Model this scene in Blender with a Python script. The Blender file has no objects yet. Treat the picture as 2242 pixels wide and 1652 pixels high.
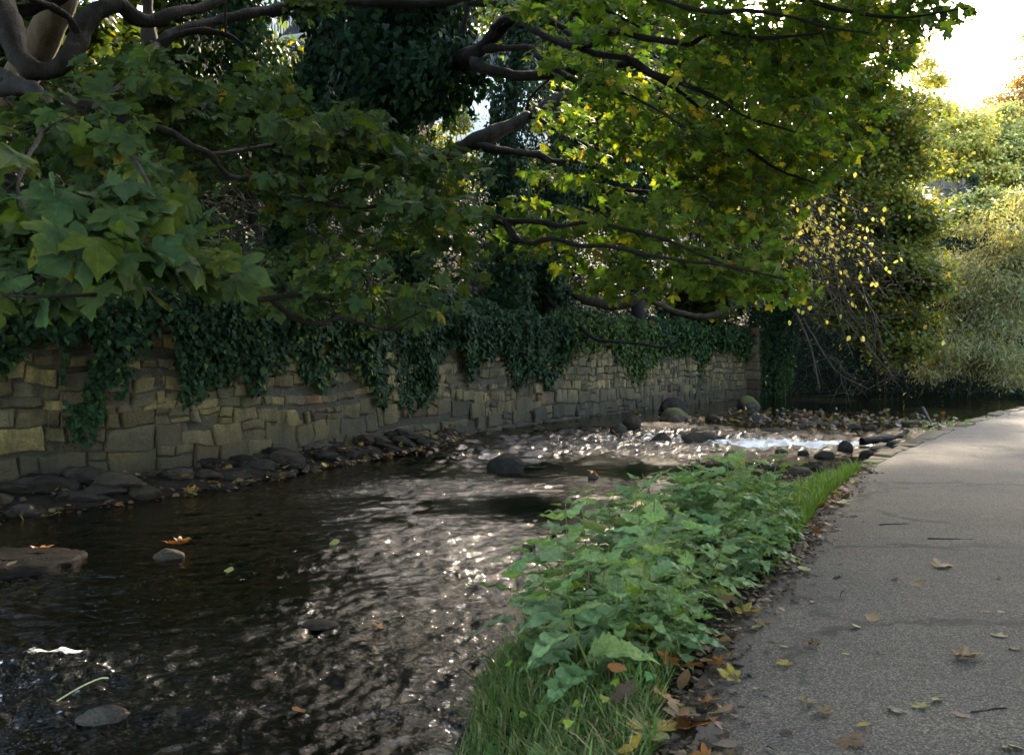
import bpy, math, random
import numpy as np
from mathutils import Vector, Matrix

random.seed(11)
rng = np.random.default_rng(11)
C = bpy.context.scene.collection
PI = math.pi

# ------------------------------------------------------------------ camera geometry (photo measured on a 2242 px wide copy)
CAM_Z, F, CX, CY = 1.35, 2100.0, 1121.0, 826.0
PITCH = math.atan(56 / F)
COSP, SINP = math.cos(PITCH), math.sin(PITCH)
WATER = -0.45


def ray(px, py):
    u = (px - CX) / F
    v = -(py - CY) / F
    return np.array([u, COSP + v * SINP, v * COSP - SINP])


def P(px, py, d):
    r = ray(px, py)
    return np.array([0, 0, CAM_Z]) + r * (d / r[1])


def G(px, py, z=WATER):
    r = ray(px, py)
    return np.array([0, 0, CAM_Z]) + r * ((z - CAM_Z) / r[2])


# ------------------------------------------------------------------ noise
def _h(ix, iy, iz, seed):
    n = (ix.astype(np.int64) * 374761393 + iy.astype(np.int64) * 668265263 + iz.astype(np.int64) * 2147483647 + seed * 974711) & 0xFFFFFFFF
    n = ((n ^ (n >> 13)) * 1274126177) & 0xFFFFFFFF
    n = (n ^ (n >> 16)) & 0xFFFF
    return n / 65535.0


def vnoise(p, seed=0):
    p = np.asarray(p, float)
    i = np.floor(p).astype(np.int64)
    f = p - i
    f = f * f * f * (f * (f * 6 - 15) + 10)
    out = 0
    for dx in (0, 1):
        wx = f[:, 0] if dx else 1 - f[:, 0]
        for dy in (0, 1):
            wy = f[:, 1] if dy else 1 - f[:, 1]
            for dz in (0, 1):
                wz = f[:, 2] if dz else 1 - f[:, 2]
                out = out + wx * wy * wz * _h(i[:, 0] + dx, i[:, 1] + dy, i[:, 2] + dz, seed)
    return out * 2 - 1


def fbm(p, octs=4, seed=0):
    a, s, o = 1.0, 1.0, 0
    for k in range(octs):
        o = o + a * vnoise(np.asarray(p) * s, seed + k)
        a *= 0.5
        s *= 2.03
    return o


def n2(x, y, s, seed=0, octs=3):
    x = np.asarray(x, float).ravel()
    y = np.asarray(y, float).ravel()
    return fbm(np.stack([x * s, y * s, np.zeros_like(x) + 0.37], 1), octs, seed)


def unit(a):
    a = np.asarray(a, float)
    return a / np.maximum(np.linalg.norm(a, axis=-1, keepdims=True), 1e-9)


def sstep(a, b, x):
    t = np.clip((x - a) / (b - a), 0, 1)
    return t * t * (3 - 2 * t)


# ------------------------------------------------------------------ objects
LOC = {}


def tag(o, label=None, cat=None, group=None, kind=None):
    if label: o['label'] = label
    if cat: o['category'] = cat
    if group: o['group'] = group
    if kind: o['kind'] = kind
    return o


def empty(name, loc, label, cat, group=None):
    o = bpy.data.objects.new(name, None)
    o.empty_display_size = 0.2
    C.objects.link(o)
    o.location = Vector([float(a) for a in loc])
    LOC[o.name] = np.array(loc, float)
    return tag(o, label, cat, group)


def mesh_data(name, V, Fs, mat, tint=None, smooth=False, attrs=None, vec=None):
    V = np.asarray(V, np.float32)
    if not isinstance(Fs, (list, tuple)):
        Fs = [Fs]
    Fs = [np.asarray(f, np.int32) for f in Fs if len(f)]
    me = bpy.data.meshes.new(name)
    me.vertices.add(len(V))
    me.vertices.foreach_set('co', V.ravel())
    loops = np.concatenate([f.ravel() for f in Fs])
    tot = np.concatenate([np.full(len(f), f.shape[1], np.int32) for f in Fs])
    st = np.concatenate([[0], np.cumsum(tot)[:-1]]).astype(np.int32)
    me.loops.add(len(loops))
    me.loops.foreach_set('vertex_index', loops)
    me.polygons.add(len(tot))
    me.polygons.foreach_set('loop_start', st)
    if smooth:
        me.polygons.foreach_set('use_smooth', np.ones(len(tot), bool))
    if tint is not None:
        a = me.attributes.new('tint', 'FLOAT_COLOR', 'POINT')
        t = np.ones((len(V), 4), np.float32)
        t[:, :3] = tint
        a.data.foreach_set('color', t.ravel())
    if vec is not None:
        a = me.attributes.new('leafco', 'FLOAT_VECTOR', 'POINT')
        a.data.foreach_set('vector', np.asarray(vec, np.float32).ravel())
    for k, val in (attrs or {}).items():
        a = me.attributes.new(k, 'FLOAT', 'POINT')
        a.data.foreach_set('value', np.asarray(val, np.float32))
    me.materials.append(mat)
    me.update(calc_edges=True)
    me.validate()
    return me


def mk(name, V, Fs, mat, parent=None, loc=None, tint=None, smooth=False, attrs=None, vec=None):
    """V in world coordinates."""
    V = np.asarray(V, float)
    if parent is not None:
        off = LOC[parent.name]
    else:
        off = np.array(loc, float) if loc is not None else np.zeros(3)
    o = bpy.data.objects.new(name, mesh_data(name, V - off, Fs, mat, tint, smooth, attrs, vec))
    C.objects.link(o)
    if parent is not None:
        o.parent = parent
        LOC[o.name] = off
    else:
        o.location = Vector([float(a) for a in off])
        LOC[o.name] = off
    return o


class MB:
    def __init__(s):
        s.V, s.Q, s.T, s.C, s.n = [], [], [], [], 0

    def add(s, V, quads=None, tris=None, col=None):
        V = np.asarray(V, float)
        if quads is not None and len(quads): s.Q.append(np.asarray(quads) + s.n)
        if tris is not None and len(tris): s.T.append(np.asarray(tris) + s.n)
        s.V.append(V)
        if col is not None:
            s.C.append(np.broadcast_to(np.asarray(col, float), (len(V), 3)))
        s.n += len(V)

    def box(s, c, size, R=None, col=None):
        x, y, z = np.array(size) / 2
        v = np.array([[-x, -y, -z], [x, -y, -z], [x, y, -z], [-x, y, -z], [-x, -y, z], [x, -y, z], [x, y, z], [-x, y, z]])
        if R is not None: v = v @ np.asarray(R).T
        s.add(v + np.array(c), [[0, 3, 2, 1], [4, 5, 6, 7], [0, 1, 5, 4], [1, 2, 6, 5], [2, 3, 7, 6], [3, 0, 4, 7]], col=col)

    def tube(s, pts, rad, n=8, jitter=0.0, seed=0):
        pts = np.asarray(pts, float)
        rad = np.broadcast_to(np.asarray(rad, float), (len(pts),))
        t = unit(np.gradient(pts, axis=0))
        up = np.array([0, 0, 1.0]) if abs(t[0][2]) < 0.9 else np.array([1.0, 0, 0])
        a = unit(np.cross(t, up))
        b = np.cross(t, a)
        ang = np.arange(n) * 2 * PI / n
        ring = a[:, None, :] * np.cos(ang)[None, :, None] + b[:, None, :] * np.sin(ang)[None, :, None]
        V = pts[:, None, :] + ring * rad[:, None, None]
        V = V.reshape(-1, 3)
        if jitter:
            rr = np.repeat(rad, n)
            nn = fbm(V * (0.35 / np.mean(rad)), 3, seed)
            V += (ring.reshape(-1, 3)) * (nn * jitter * rr)[:, None]
        k = len(pts)
        i = np.arange(k - 1)[:, None] * n
        j = np.arange(n)[None, :]
        q = np.stack([i + j, i + (j + 1) % n, i + n + (j + 1) % n, i + n + j], -1).reshape(-1, 4)
        s.add(V, q)

    def arrays(s):
        return np.concatenate(s.V), [np.concatenate(x) for x in (s.Q, s.T) if x], (np.concatenate(s.C) if s.C else None)

    def build(s, name, mat, parent=None, loc=None, smooth=False, tint=None):
        V, Fs, col = s.arrays()
        return mk(name, V, Fs, mat, parent, loc, tint if tint is not None else col, smooth)


def catmull(pts, sub=6):
    pts = np.asarray(pts, float)
    if len(pts) < 3:
        t = np.linspace(0, 1, sub * 2)[:, None]
        return pts[0] * (1 - t) + pts[-1] * t
    q = np.concatenate([[2 * pts[0] - pts[1]], pts, [2 * pts[-1] - pts[-2]]])
    out = []
    for i in range(1, len(q) - 2):
        p0, p1, p2, p3 = q[i - 1:i + 3]
        for t in np.arange(sub) / sub:
            out.append(0.5 * (2 * p1 + (p2 - p0) * t + (2 * p0 - 5 * p1 + 4 * p2 - p3) * t * t + (3 * p1 - p0 - 3 * p2 + p3) * t ** 3))
    out.append(pts[-1])
    return np.array(out)


# ------------------------------------------------------------------ materials
class NT:
    def __init__(s, name):
        s.m = bpy.data.materials.new(name)
        s.m.use_nodes = True
        s.t = s.m.node_tree
        s.t.nodes.clear()
        s.out = s.n('ShaderNodeOutputMaterial')

    def n(s, typ, **kw):
        nd = s.t.nodes.new(typ)
        for k, v in kw.items(): setattr(nd, k, v)
        return nd

    def l(s, a, b):
        s.t.links.new(a, b)

    def noise(s, scale, detail=4, rough=0.55, vec=None):
        nd = s.n('ShaderNodeTexNoise')
        nd.inputs['Scale'].default_value = scale
        nd.inputs['Detail'].default_value = detail
        nd.inputs['Roughness'].default_value = rough
        if vec is not None: s.l(vec, nd.inputs['Vector'])
        return nd

    def ramp(s, fac, stops):
        nd = s.n('ShaderNodeValToRGB')
        e = nd.color_ramp.elements
        while len(e) < len(stops): e.new(0.5)
        for k, (p, c) in enumerate(stops):
            e[k].position = p
            e[k].color = (*c, 1) if len(c) == 3 else c
        s.l(fac, nd.inputs[0])
        return nd.outputs[0]

    def mix(s, fac, a, b, mode='MIX'):
        nd = s.n('ShaderNodeMix', data_type='RGBA', blend_type=mode)
        for sock, v in ((nd.inputs[0], fac), (nd.inputs[6], a), (nd.inputs[7], b)):
            if hasattr(v, 'links') or hasattr(v, 'is_linked'): s.l(v, sock)
            elif isinstance(v, (tuple, list)): sock.default_value = (*v, 1)
            else: sock.default_value = v
        return nd.outputs[2]

    def math(s, op, a, b=None, clamp=False):
        nd = s.n('ShaderNodeMath', operation=op, use_clamp=clamp)
        for sock, v in zip(nd.inputs, (a, b)):
            if v is None: continue
            if hasattr(v, 'is_linked'): s.l(v, sock)
            else: sock.default_value = v
        return nd.outputs[0]

    def attr(s, name, out='Color'):
        nd = s.n('ShaderNodeAttribute', attribute_name=name)
        return nd.outputs[out]

    def obj(s):
        return s.n('ShaderNodeTexCoord').outputs['Object']

    def pos(s):
        return s.n('ShaderNodeNewGeometry').outputs['Position']

    def bump(s, h, strength=0.5, dist=0.02, normal=None):
        nd = s.n('ShaderNodeBump')
        if hasattr(strength, 'is_linked'): s.l(strength, nd.inputs['Strength'])
        else: nd.inputs['Strength'].default_value = strength
        nd.inputs['Distance'].default_value = dist
        s.l(h, nd.inputs['Height'])
        if normal is not None: s.l(normal, nd.inputs['Normal'])
        return nd.outputs[0]

    def princ(s, col, rough=0.6, spec=0.4, normal=None):
        b = s.n('ShaderNodeBsdfPrincipled')
        if hasattr(col, 'is_linked'): s.l(col, b.inputs['Base Color'])
        else: b.inputs['Base Color'].default_value = (*col, 1)
        if hasattr(rough, 'is_linked'): s.l(rough, b.inputs['Roughness'])
        else: b.inputs['Roughness'].default_value = rough
        b.inputs['Specular IOR Level'].default_value = spec
        if normal is not None: s.l(normal, b.inputs['Normal'])
        return b.outputs[0]

    def done(s, sh):
        s.l(sh, s.out.inputs[0])
        return s.m


def leaf_mat(name, trans=0.4, rough=0.45, spec=0.4, warm=(1.5, 1.35, 0.45), nscale=30, bump=True, veins=None):
    t = NT(name)
    tint = t.attr('tint')
    p = t.pos()
    ns = t.noise(nscale, 3, 0.6, p)
    col = t.mix(1.0, tint, t.ramp(ns.outputs[0], [(0.3, (0.72, 0.75, 0.7)), (0.7, (1.25, 1.2, 1.1))]), 'MULTIPLY')
    if veins:
        xyz = t.n('ShaderNodeSeparateXYZ')
        t.l(t.attr('leafco', 'Vector'), xyz.inputs[0])
        x_, y_ = xyz.outputs[0], xyz.outputs[1]
        if veins == 'palmate':
            th = t.math('ARCTAN2', x_, y_)
            rr = t.math('SQRT', t.math('ADD', t.math('MULTIPLY', x_, x_), t.math('MULTIPLY', y_, y_)))
            dd = t.math('MULTIPLY', t.math('ABSOLUTE', t.math('SINE', t.math('MULTIPLY', th, PI / 0.66))), rr)
            v1 = t.ramp(dd, [(0.012, (1, 1, 1)), (0.07, (0, 0, 0))])
        else:
            ax = t.math('ABSOLUTE', x_)
            v0 = t.ramp(ax, [(0.008, (1, 1, 1)), (0.03, (0, 0, 0))])
            dd = t.math('ABSOLUTE', t.math('SINE', t.math('MULTIPLY', t.math('SUBTRACT', y_, t.math('MULTIPLY', ax, 0.8)), 22.0)))
            v1 = t.math('MAXIMUM', v0, t.math('MULTIPLY', t.ramp(dd, [(0.05, (1, 1, 1)), (0.45, (0, 0, 0))]), 0.6))
        col = t.mix(t.math('MULTIPLY', v1, 0.4), col, t.mix(1.0, col, (1.9, 1.75, 1.3), 'MULTIPLY'))
        sp_ = t.ramp(t.noise(nscale * 1.4, 2, 0.5, p).outputs[0], [(0.70, (0, 0, 0)), (0.74, (1, 1, 1))])
        col = t.mix(t.math('MULTIPLY', sp_, 0.7), col, (0.02, 0.014, 0.008))
    nor = t.bump(t.noise(nscale * 2.5, 2, 0.5, p).outputs[0], 0.35, 0.01) if bump else None
    a = t.princ(col, rough, spec, nor)
    tr = t.n('ShaderNodeBsdfTranslucent')
    t.l(t.mix(1.0, col, warm, 'MULTIPLY'), tr.inputs[0])
    mx = t.n('ShaderNodeMixShader')
    mx.inputs[0].default_value = trans
    t.l(a, mx.inputs[1])
    t.l(tr.outputs[0], mx.inputs[2])
    return t.done(mx.outputs[0])


M = {}
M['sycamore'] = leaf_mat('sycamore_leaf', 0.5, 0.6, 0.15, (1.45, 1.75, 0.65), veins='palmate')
M['sycamore_shade'] = leaf_mat('sycamore_shade_leaf', 0.26, 0.75, 0.07, (1.4, 1.6, 0.7), veins='palmate')  # duller copy of the sycamore leaf, shade built into the material
M['ivy'] = leaf_mat('ivy_leaf', 0.12, 0.55, 0.08, (1.5, 1.6, 0.5), 14)
M['smallleaf'] = leaf_mat('small_leaf', 0.55, 0.5, 0.3, (1.8, 1.6, 0.6), 9, False)
M['yellowleaf'] = leaf_mat('yellow_leaf', 0.5, 0.5, 0.3, (1.4, 1.25, 0.6), 9, False)
M['nettle'] = leaf_mat('nettle_leaf', 0.3, 0.65, 0.22, (1.15, 1.4, 0.7), 60, veins='pinnate')
M['grass'] = leaf_mat('grass_blade', 0.35, 0.5, 0.3, (1.4, 1.4, 0.5), 20, False)
M['deadleaf'] = leaf_mat('dead_leaf', 0.15, 0.6, 0.3, (1.2, 1.0, 0.6), 60)


def bark(name, c1, c2, lichen=(0.12, 0.14, 0.1), scale=9, lich=0.62):
    t = NT(name)
    p = t.pos()
    mp = t.n('ShaderNodeMapping')
    mp.inputs['Scale'].default_value = (1, 1, 0.35)
    t.l(p, mp.inputs[0])
    a = t.noise(scale, 6, 0.65, mp.outputs[0])
    b = t.noise(scale * 6, 4, 0.6, mp.outputs[0])
    col = t.ramp(a.outputs[0], [(0.3, c1), (0.7, c2)])
    li = t.ramp(t.noise(3.1, 5, 0.7, p).outputs[0], [(lich, (0, 0, 0)), (lich + 0.08, (1, 1, 1))])
    col = t.mix(li, col, lichen)
    h = t.math('ADD', a.outputs[0], t.math('MULTIPLY', b.outputs[0], 0.5))
    return t.done(t.princ(col, 0.85, 0.2, t.bump(h, 0.8, 0.03)))


M['bark'] = bark('dark_bark', (0.006, 0.005, 0.004), (0.018, 0.0145, 0.012), (0.04, 0.045, 0.035))
M['bark_pale'] = bark('pale_bark', (0.08, 0.055, 0.034), (0.16, 0.115, 0.075), (0.1, 0.075, 0.04), 5, 0.6)
M['bark_brown'] = bark('brown_bark', (0.025, 0.019, 0.014), (0.065, 0.05, 0.037), (0.05, 0.047, 0.03))
M['twig'] = bark('twig_bark', (0.010, 0.008, 0.007), (0.028, 0.022, 0.019), lich=0.75)
M['stem_dry'] = bark('dry_stem', (0.035, 0.027, 0.02), (0.085, 0.068, 0.05), lich=0.8)


def wall_mat():
    t = NT('rubble_stone')
    p = t.pos()
    tint = t.attr('tint')
    a = t.noise(2.3, 6, 0.65, p)
    b = t.noise(26, 5, 0.7, p)
    col = t.mix(1.0, tint, t.ramp(a.outputs[0], [(0.25, (0.5, 0.5, 0.48)), (0.75, (1.35, 1.3, 1.2))]), 'MULTIPLY')
    col = t.mix(1.0, col, t.ramp(b.outputs[0], [(0.3, (0.6, 0.6, 0.6)), (0.7, (1.3, 1.3, 1.3))]), 'MULTIPLY')
    wh = t.ramp(t.noise(5.5, 8, 0.75, p).outputs[0], [(0.56, (0, 0, 0)), (0.66, (1, 1, 1))])
    col = t.mix(t.math('MULTIPLY', wh, 0.6), col, (0.12, 0.112, 0.088))
    ms = t.ramp(t.noise(1.1, 7, 0.7, p).outputs[0], [(0.56, (0, 0, 0)), (0.66, (1, 1, 1))])
    col = t.mix(t.math('MULTIPLY', ms, 0.5), col, (0.032, 0.038, 0.016))
    sm = t.n('ShaderNodeMapping')
    sm.inputs['Scale'].default_value = (2.2, 2.2, 0.22)
    t.l(p, sm.inputs[0])
    streak = t.ramp(t.noise(1.6, 6, 0.65, sm.outputs[0]).outputs[0], [(0.5, (0, 0, 0)), (0.66, (1, 1, 1))])
    col = t.mix(t.math('MULTIPLY', streak, 0.6), col, (0.014, 0.016, 0.009))
    # damp tide line near the water
    z = t.n('ShaderNodeSeparateXYZ')
    t.l(p, z.inputs[0])
    zz = t.math('ADD', z.outputs[2], t.math('MULTIPLY', t.noise(1.7, 4, 0.6, p).outputs[0], 0.5))
    damp = t.ramp(zz, [(0.1, (1, 1, 1)), (0.75, (0, 0, 0))])
    col = t.mix(t.math('MULTIPLY', damp, 0.72), col, (0.018, 0.017, 0.014))
    h = t.math('ADD', t.math('MULTIPLY', a.outputs[0], 1.5), b.outputs[0])
    return t.done(t.princ(col, 0.85, 0.25, t.bump(h, 0.9, 0.03)))


M['wall'] = wall_mat()


def rock_mat(name, moss=0.0, dark=1.0):
    t = NT(name)
    p = t.pos()
    tint = t.attr('tint')
    a = t.noise(6, 6, 0.65, p)
    b = t.noise(60, 4, 0.6, p)
    col = t.mix(1.0, tint, t.ramp(a.outputs[0], [(0.25, (0.55, 0.55, 0.55)), (0.75, (1.4, 1.35, 1.3))]), 'MULTIPLY')
    col = t.mix(1.0, col, t.ramp(b.outputs[0], [(0.3, (0.7, 0.7, 0.7)), (0.7, (1.25, 1.25, 1.25))]), 'MULTIPLY')
    if moss:
        g = t.n('ShaderNodeNewGeometry')
        s = t.n('ShaderNodeSeparateXYZ')
        t.l(g.outputs['Normal'], s.inputs[0])
        f = t.math('MULTIPLY', t.math('ADD', s.outputs[2], t.math('SUBTRACT', t.noise(9, 5, 0.7, p).outputs[0], 0.75)), moss, True)
        col = t.mix(f, col, (0.075, 0.085, 0.02))
    rough = t.ramp(a.outputs[0], [(0.3, (0.5,) * 3), (0.7, (0.85,) * 3)])
    h = t.math('ADD', a.outputs[0], t.math('MULTIPLY', b.outputs[0], 0.4))
    return t.done(t.princ(col, rough, 0.015, t.bump(h, 0.9, 0.03)))


M['rock'] = rock_mat('wet_rock')
M['mossrock'] = rock_mat('mossy_rock', 1.2)


def path_mat():
    t = NT('asphalt')
    p = t.pos()
    v = t.n('ShaderNodeTexVoronoi')
    v.inputs['Scale'].default_value = 150
    t.l(p, v.inputs['Vector'])
    chips = t.ramp(t.mix(1.0, v.outputs['Color'], (0.0, 0.0, 0.0), 'ADD'), [(0.25, (0.052, 0.0475, 0.0435)), (0.55, (0.092, 0.084, 0.075)), (0.9, (0.2, 0.18, 0.148))])
    b = t.noise(150, 3, 0.7, p)
    col = t.mix(1.0, chips, t.ramp(b.outputs[0], [(0.3, (0.6, 0.6, 0.62)), (0.7, (1.3, 1.28, 1.25))]), 'MULTIPLY')
    big = t.noise(0.9, 5, 0.6, p)
    col = t.mix(1.0, col, t.ramp(big.outputs[0], [(0.3, (0.78, 0.77, 0.8)), (0.7, (1.2, 1.16, 1.08))]), 'MULTIPLY')
    # worn sandy patches and dark scuffs
    w = t.ramp(t.noise(2.2, 7, 0.72, p).outputs[0], [(0.58, (0, 0, 0)), (0.7, (1, 1, 1))])
    col = t.mix(t.math('MULTIPLY', w, 0.35), col, (0.115, 0.095, 0.07))
    cr = t.n('ShaderNodeTexVoronoi', feature='DISTANCE_TO_EDGE')
    cr.inputs['Scale'].default_value = 0.55
    wp = t.n('ShaderNodeVectorMath', operation='ADD')
    t.l(p, wp.inputs[0])
    t.l(t.mix(1.0, t.noise(3.0, 5, 0.7, p).outputs['Color'], (0.6, 0.6, 0.6), 'MULTIPLY'), wp.inputs[1])
    t.l(wp.outputs[0], cr.inputs['Vector'])
    crk = t.ramp(cr.outputs['Distance'], [(0.008, (1, 1, 1)), (0.024, (0, 0, 0))])
    brk = t.ramp(t.noise(0.8, 4, 0.6, p).outputs[0], [(0.46, (0, 0, 0)), (0.56, (1, 1, 1))])
    crk = t.math('MULTIPLY', crk, brk)
    col = t.mix(t.math('MULTIPLY', crk, 0.8), col, (0.03, 0.028, 0.025))
    e = t.attr('edge', 'Fac')
    soil = t.ramp(t.math('ADD', e, t.math('MULTIPLY', t.noise(4.5, 6, 0.7, p).outputs[0], 0.55)), [(0.62, (0, 0, 0)), (0.95, (1, 1, 1))])
    col = t.mix(soil, col, t.ramp(t.noise(40, 4, 0.7, p).outputs[0], [(0.3, (0.03, 0.024, 0.018)), (0.7, (0.055, 0.042, 0.032))]))
    h = t.math('ADD', v.outputs['Distance'], t.math('MULTIPLY', b.outputs[0], 0.5))
    nor = t.bump(h, 0.4, 0.008)
    nor = t.bump(big.outputs[0], 0.3, 0.1, nor)
    return t.done(t.princ(col, 0.85, 0.15, nor))


M['path'] = path_mat()


def soil_mat(name, c1, c2, c3):
    t = NT(name)
    p = t.pos()
    a = t.noise(3, 6, 0.7, p)
    b = t.noise(40, 5, 0.7, p)
    col = t.ramp(a.outputs[0], [(0.3, c1), (0.55, c2), (0.75, c3)])
    col = t.mix(1.0, col, t.ramp(b.outputs[0], [(0.3, (0.55,) * 3), (0.7, (1.4,) * 3)]), 'MULTIPLY')
    h = t.math('ADD', a.outputs[0], b.outputs[0])
    return t.done(t.princ(col, 0.9, 0.15, t.bump(h, 0.9, 0.05)))


M['bed'] = soil_mat('river_bed', (0.006, 0.005, 0.003), (0.013, 0.01, 0.006), (0.024, 0.017, 0.009))
M['soil'] = soil_mat('leafy_soil', (0.004, 0.0045, 0.0025), (0.008, 0.0085, 0.004), (0.012, 0.0125, 0.006))


def water_mat():
    t = NT('river_water')
    p = t.pos()
    chop = t.attr('chop', 'Fac')
    mp = t.n('ShaderNodeMapping')
    mp.inputs['Rotation'].default_value = (0, 0, math.radians(-35))
    mp.inputs['Scale'].default_value = (1.0, 1.5, 1)
    t.l(p, mp.inputs[0])
    a = t.noise(5.0, 3, 0.55, mp.outputs[0])
    a.inputs['Distortion'].default_value = 0.8
    b = t.noise(26, 3, 0.6, mp.outputs[0])
    b.inputs['Distortion'].default_value = 1.2
    c = t.noise(60, 2, 0.6, mp.outputs[0])
    h = t.math('ADD', t.math('MULTIPLY', a.outputs[0], 1.0), t.math('MULTIPLY', b.outputs[0], 0.42))
    h = t.math('ADD', h, t.math('MULTIPLY', c.outputs[0], 0.12))
    nor = t.bump(h, t.math('MULTIPLY', chop, 0.6), 0.06)
    gl = t.n('ShaderNodeBsdfGlossy')
    gl.inputs['Roughness'].default_value = 0.03
    gl.inputs[0].default_value = (1, 0.97, 0.92, 1)
    t.l(nor, gl.inputs['Normal'])
    tr = t.n('ShaderNodeBsdfTransparent')
    tr.inputs[0].default_value = (0.055, 0.037, 0.015, 1)
    fr = t.n('ShaderNodeFresnel')
    fr.inputs['IOR'].default_value = 1.42
    t.l(nor, fr.inputs['Normal'])
    mx = t.n('ShaderNodeMixShader')
    t.l(fr.outputs[0], mx.inputs[0])
    t.l(tr.outputs[0], mx.inputs[1])
    t.l(gl.outputs[0], mx.inputs[2])
    foam = t.attr('foam', 'Fac')
    fn = t.noise(7, 8, 0.8, mp.outputs[0])
    fm = t.ramp(t.math('ADD', t.math('MULTIPLY', fn.outputs[0], 1.6), t.math('SUBTRACT', foam, 1.45)), [(0.5, (0, 0, 0)), (0.62, (1, 1, 1))])
    fs = t.princ((0.75, 0.75, 0.72), 0.6, 0.3, nor)
    m2 = t.n('ShaderNodeMixShader')
    t.l(t.math('MULTIPLY', fm, 0.85), m2.inputs[0])
    t.l(mx.outputs[0], m2.inputs[1])
    t.l(fs, m2.inputs[2])
    return t.done(m2.outputs[0])


M['water'] = water_mat()


def plain(name, c, rough=0.7, nscale=12, amp=0.25, spec=0.3):
    t = NT(name)
    n = t.noise(nscale, 5, 0.65, t.pos())
    col = t.mix(1.0, c, t.ramp(n.outputs[0], [(0.3, (1 - amp,) * 3), (0.7, (1 + amp,) * 3)]), 'MULTIPLY')
    return t.done(t.princ(col, rough, spec, t.bump(n.outputs[0], 0.3, 0.01)))


M['white'] = plain('white_paint', (0.75, 0.74, 0.7), 0.6)
M['cream'] = plain('cream_render', (0.5, 0.45, 0.36), 0.8)
M['slate'] = plain('slate_roof', (0.1, 0.1, 0.11), 0.7)
M['railing'] = plain('dark_iron', (0.06, 0.07, 0.08), 0.5)
M['wood'] = plain('weathered_wood', (0.13, 0.105, 0.085), 0.85)
M['concrete'] = plain('grey_concrete', (0.28, 0.26, 0.22), 0.85)


def brick_mat():
    t = NT('red_brick')
    b = t.n('ShaderNodeTexBrick')
    b.inputs['Scale'].default_value = 4
    b.inputs['Color1'].default_value = (0.32, 0.12, 0.07, 1)
    b.inputs['Color2'].default_value = (0.4, 0.18, 0.1, 1)
    b.inputs['Mortar'].default_value = (0.4, 0.37, 0.32, 1)
    mp = t.n('ShaderNodeMapping')
    mp.inputs['Rotation'].default_value = (PI / 2, 0, 0)
    t.l(t.pos(), mp.inputs[0])
    t.l(mp.outputs[0], b.inputs[0])
    return t.done(t.princ(b.outputs[0], 0.85))


M['brick'] = brick_mat()
t_ = NT('window_glass')
M['glass'] = t_.done(t_.princ((0.03, 0.035, 0.04), 0.05, 0.8))


# ------------------------------------------------------------------ leaf templates: verts (x across, y along midrib, z up), tris, edge weight
def fan(outline, centre, droop=0.2, fold=0.1, ripple=0.04, seed=0):
    r = np.random.default_rng(seed)
    o = np.array(outline, float)
    full = np.concatenate([o, (o[1:-1] * [-1, 1])[::-1]])
    V = np.concatenate([[centre], full])
    n = len(full)
    T = np.array([[0, 1 + i, 1 + (i + 1) % n] for i in range(n)])[:, [0, 2, 1]]
    x, y = V[:, 0], V[:, 1]
    tilt = r.normal(0, 0.12)
    z = fold * np.abs(x) - droop * (np.hypot(x, y - 0.25) ** 2) + tilt * x + r.normal(0, ripple, len(V))
    z[0] = 0.02
    w = np.ones(len(V))
    w[0] = 0
    return np.stack([x, y, z], 1), T, w


SYC = [(0, 0), (0.13, -0.09), (0.30, -0.14), (0.43, -0.09), (0.41, 0.04), (0.35, 0.13), (0.47, 0.18), (0.55, 0.30), (0.62, 0.36), (0.645, 0.53),
       (0.50, 0.51), (0.37, 0.52), (0.22, 0.44), (0.28, 0.58), (0.29, 0.70), (0.19, 0.80), (0.09, 0.88), (0, 1.02)]
SYC_LO = [(0, 0), (0.38, -0.1), (0.35, 0.13), (0.62, 0.48), (0.23, 0.45), (0.27, 0.7), (0, 1.02)]
T_SYC = [fan(SYC, (0, 0.24), random.uniform(0.1, 0.65), random.uniform(-0.1, 0.35), 0.045, k) for k in range(12)]
T_SYCLO = [fan(SYC_LO, (0, 0.24), random.uniform(0.1, 0.4), random.uniform(0, 0.2), 0.03, k) for k in range(5)]
IVY = [(0, 0), (0.22, -0.12), (0.44, 0.08), (0.30, 0.26), (0.36, 0.46), (0.14, 0.66), (0, 1.0)]
T_IVY = [fan(IVY, (0, 0.25), 0.15, 0.1, 0.02, k) for k in range(4)]
IVL = [(0, 0), (0.42, 0.1), (0.2, 0.5), (0, 1.0)]
T_IVL = [fan(IVL, (0, 0.3), 0.15, 0.1, 0.03, k) for k in range(3)]
T_OVAL = [fan([(0, 0), (0.25, 0.15), (0.36, 0.45), (0.24, 0.75), (0, 1.0)], (0, 0.45), 0.25, 0.15, 0.03, k) for k in range(4)]


def rhomb(w, bend, seed):
    V = np.array([[0, 0, 0], [w, 0.45, 0.06], [0, 1, -bend], [-w, 0.45, 0.06], [0, 0.5, 0]])
    T = np.array([[4, 0, 1], [4, 1, 2], [4, 2, 3], [4, 3, 0]])
    return V, T, np.array([1, 1, 1, 1, 0.0])


T_RH = [rhomb(0.38, 0.1, 0), rhomb(0.3, 0.25, 1), rhomb(0.45, 0.0, 2)]
T_LOBE = [fan([(0, 0), (0.45, 0.1), (0.2, 0.35), (0.42, 0.62), (0, 1.0)], (0, 0.35), 0.2, 0.1, 0.04, k) for k in range(3)]
T_WIL = [rhomb(0.1, 0.15, 0), rhomb(0.13, 0.3, 1)]


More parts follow.
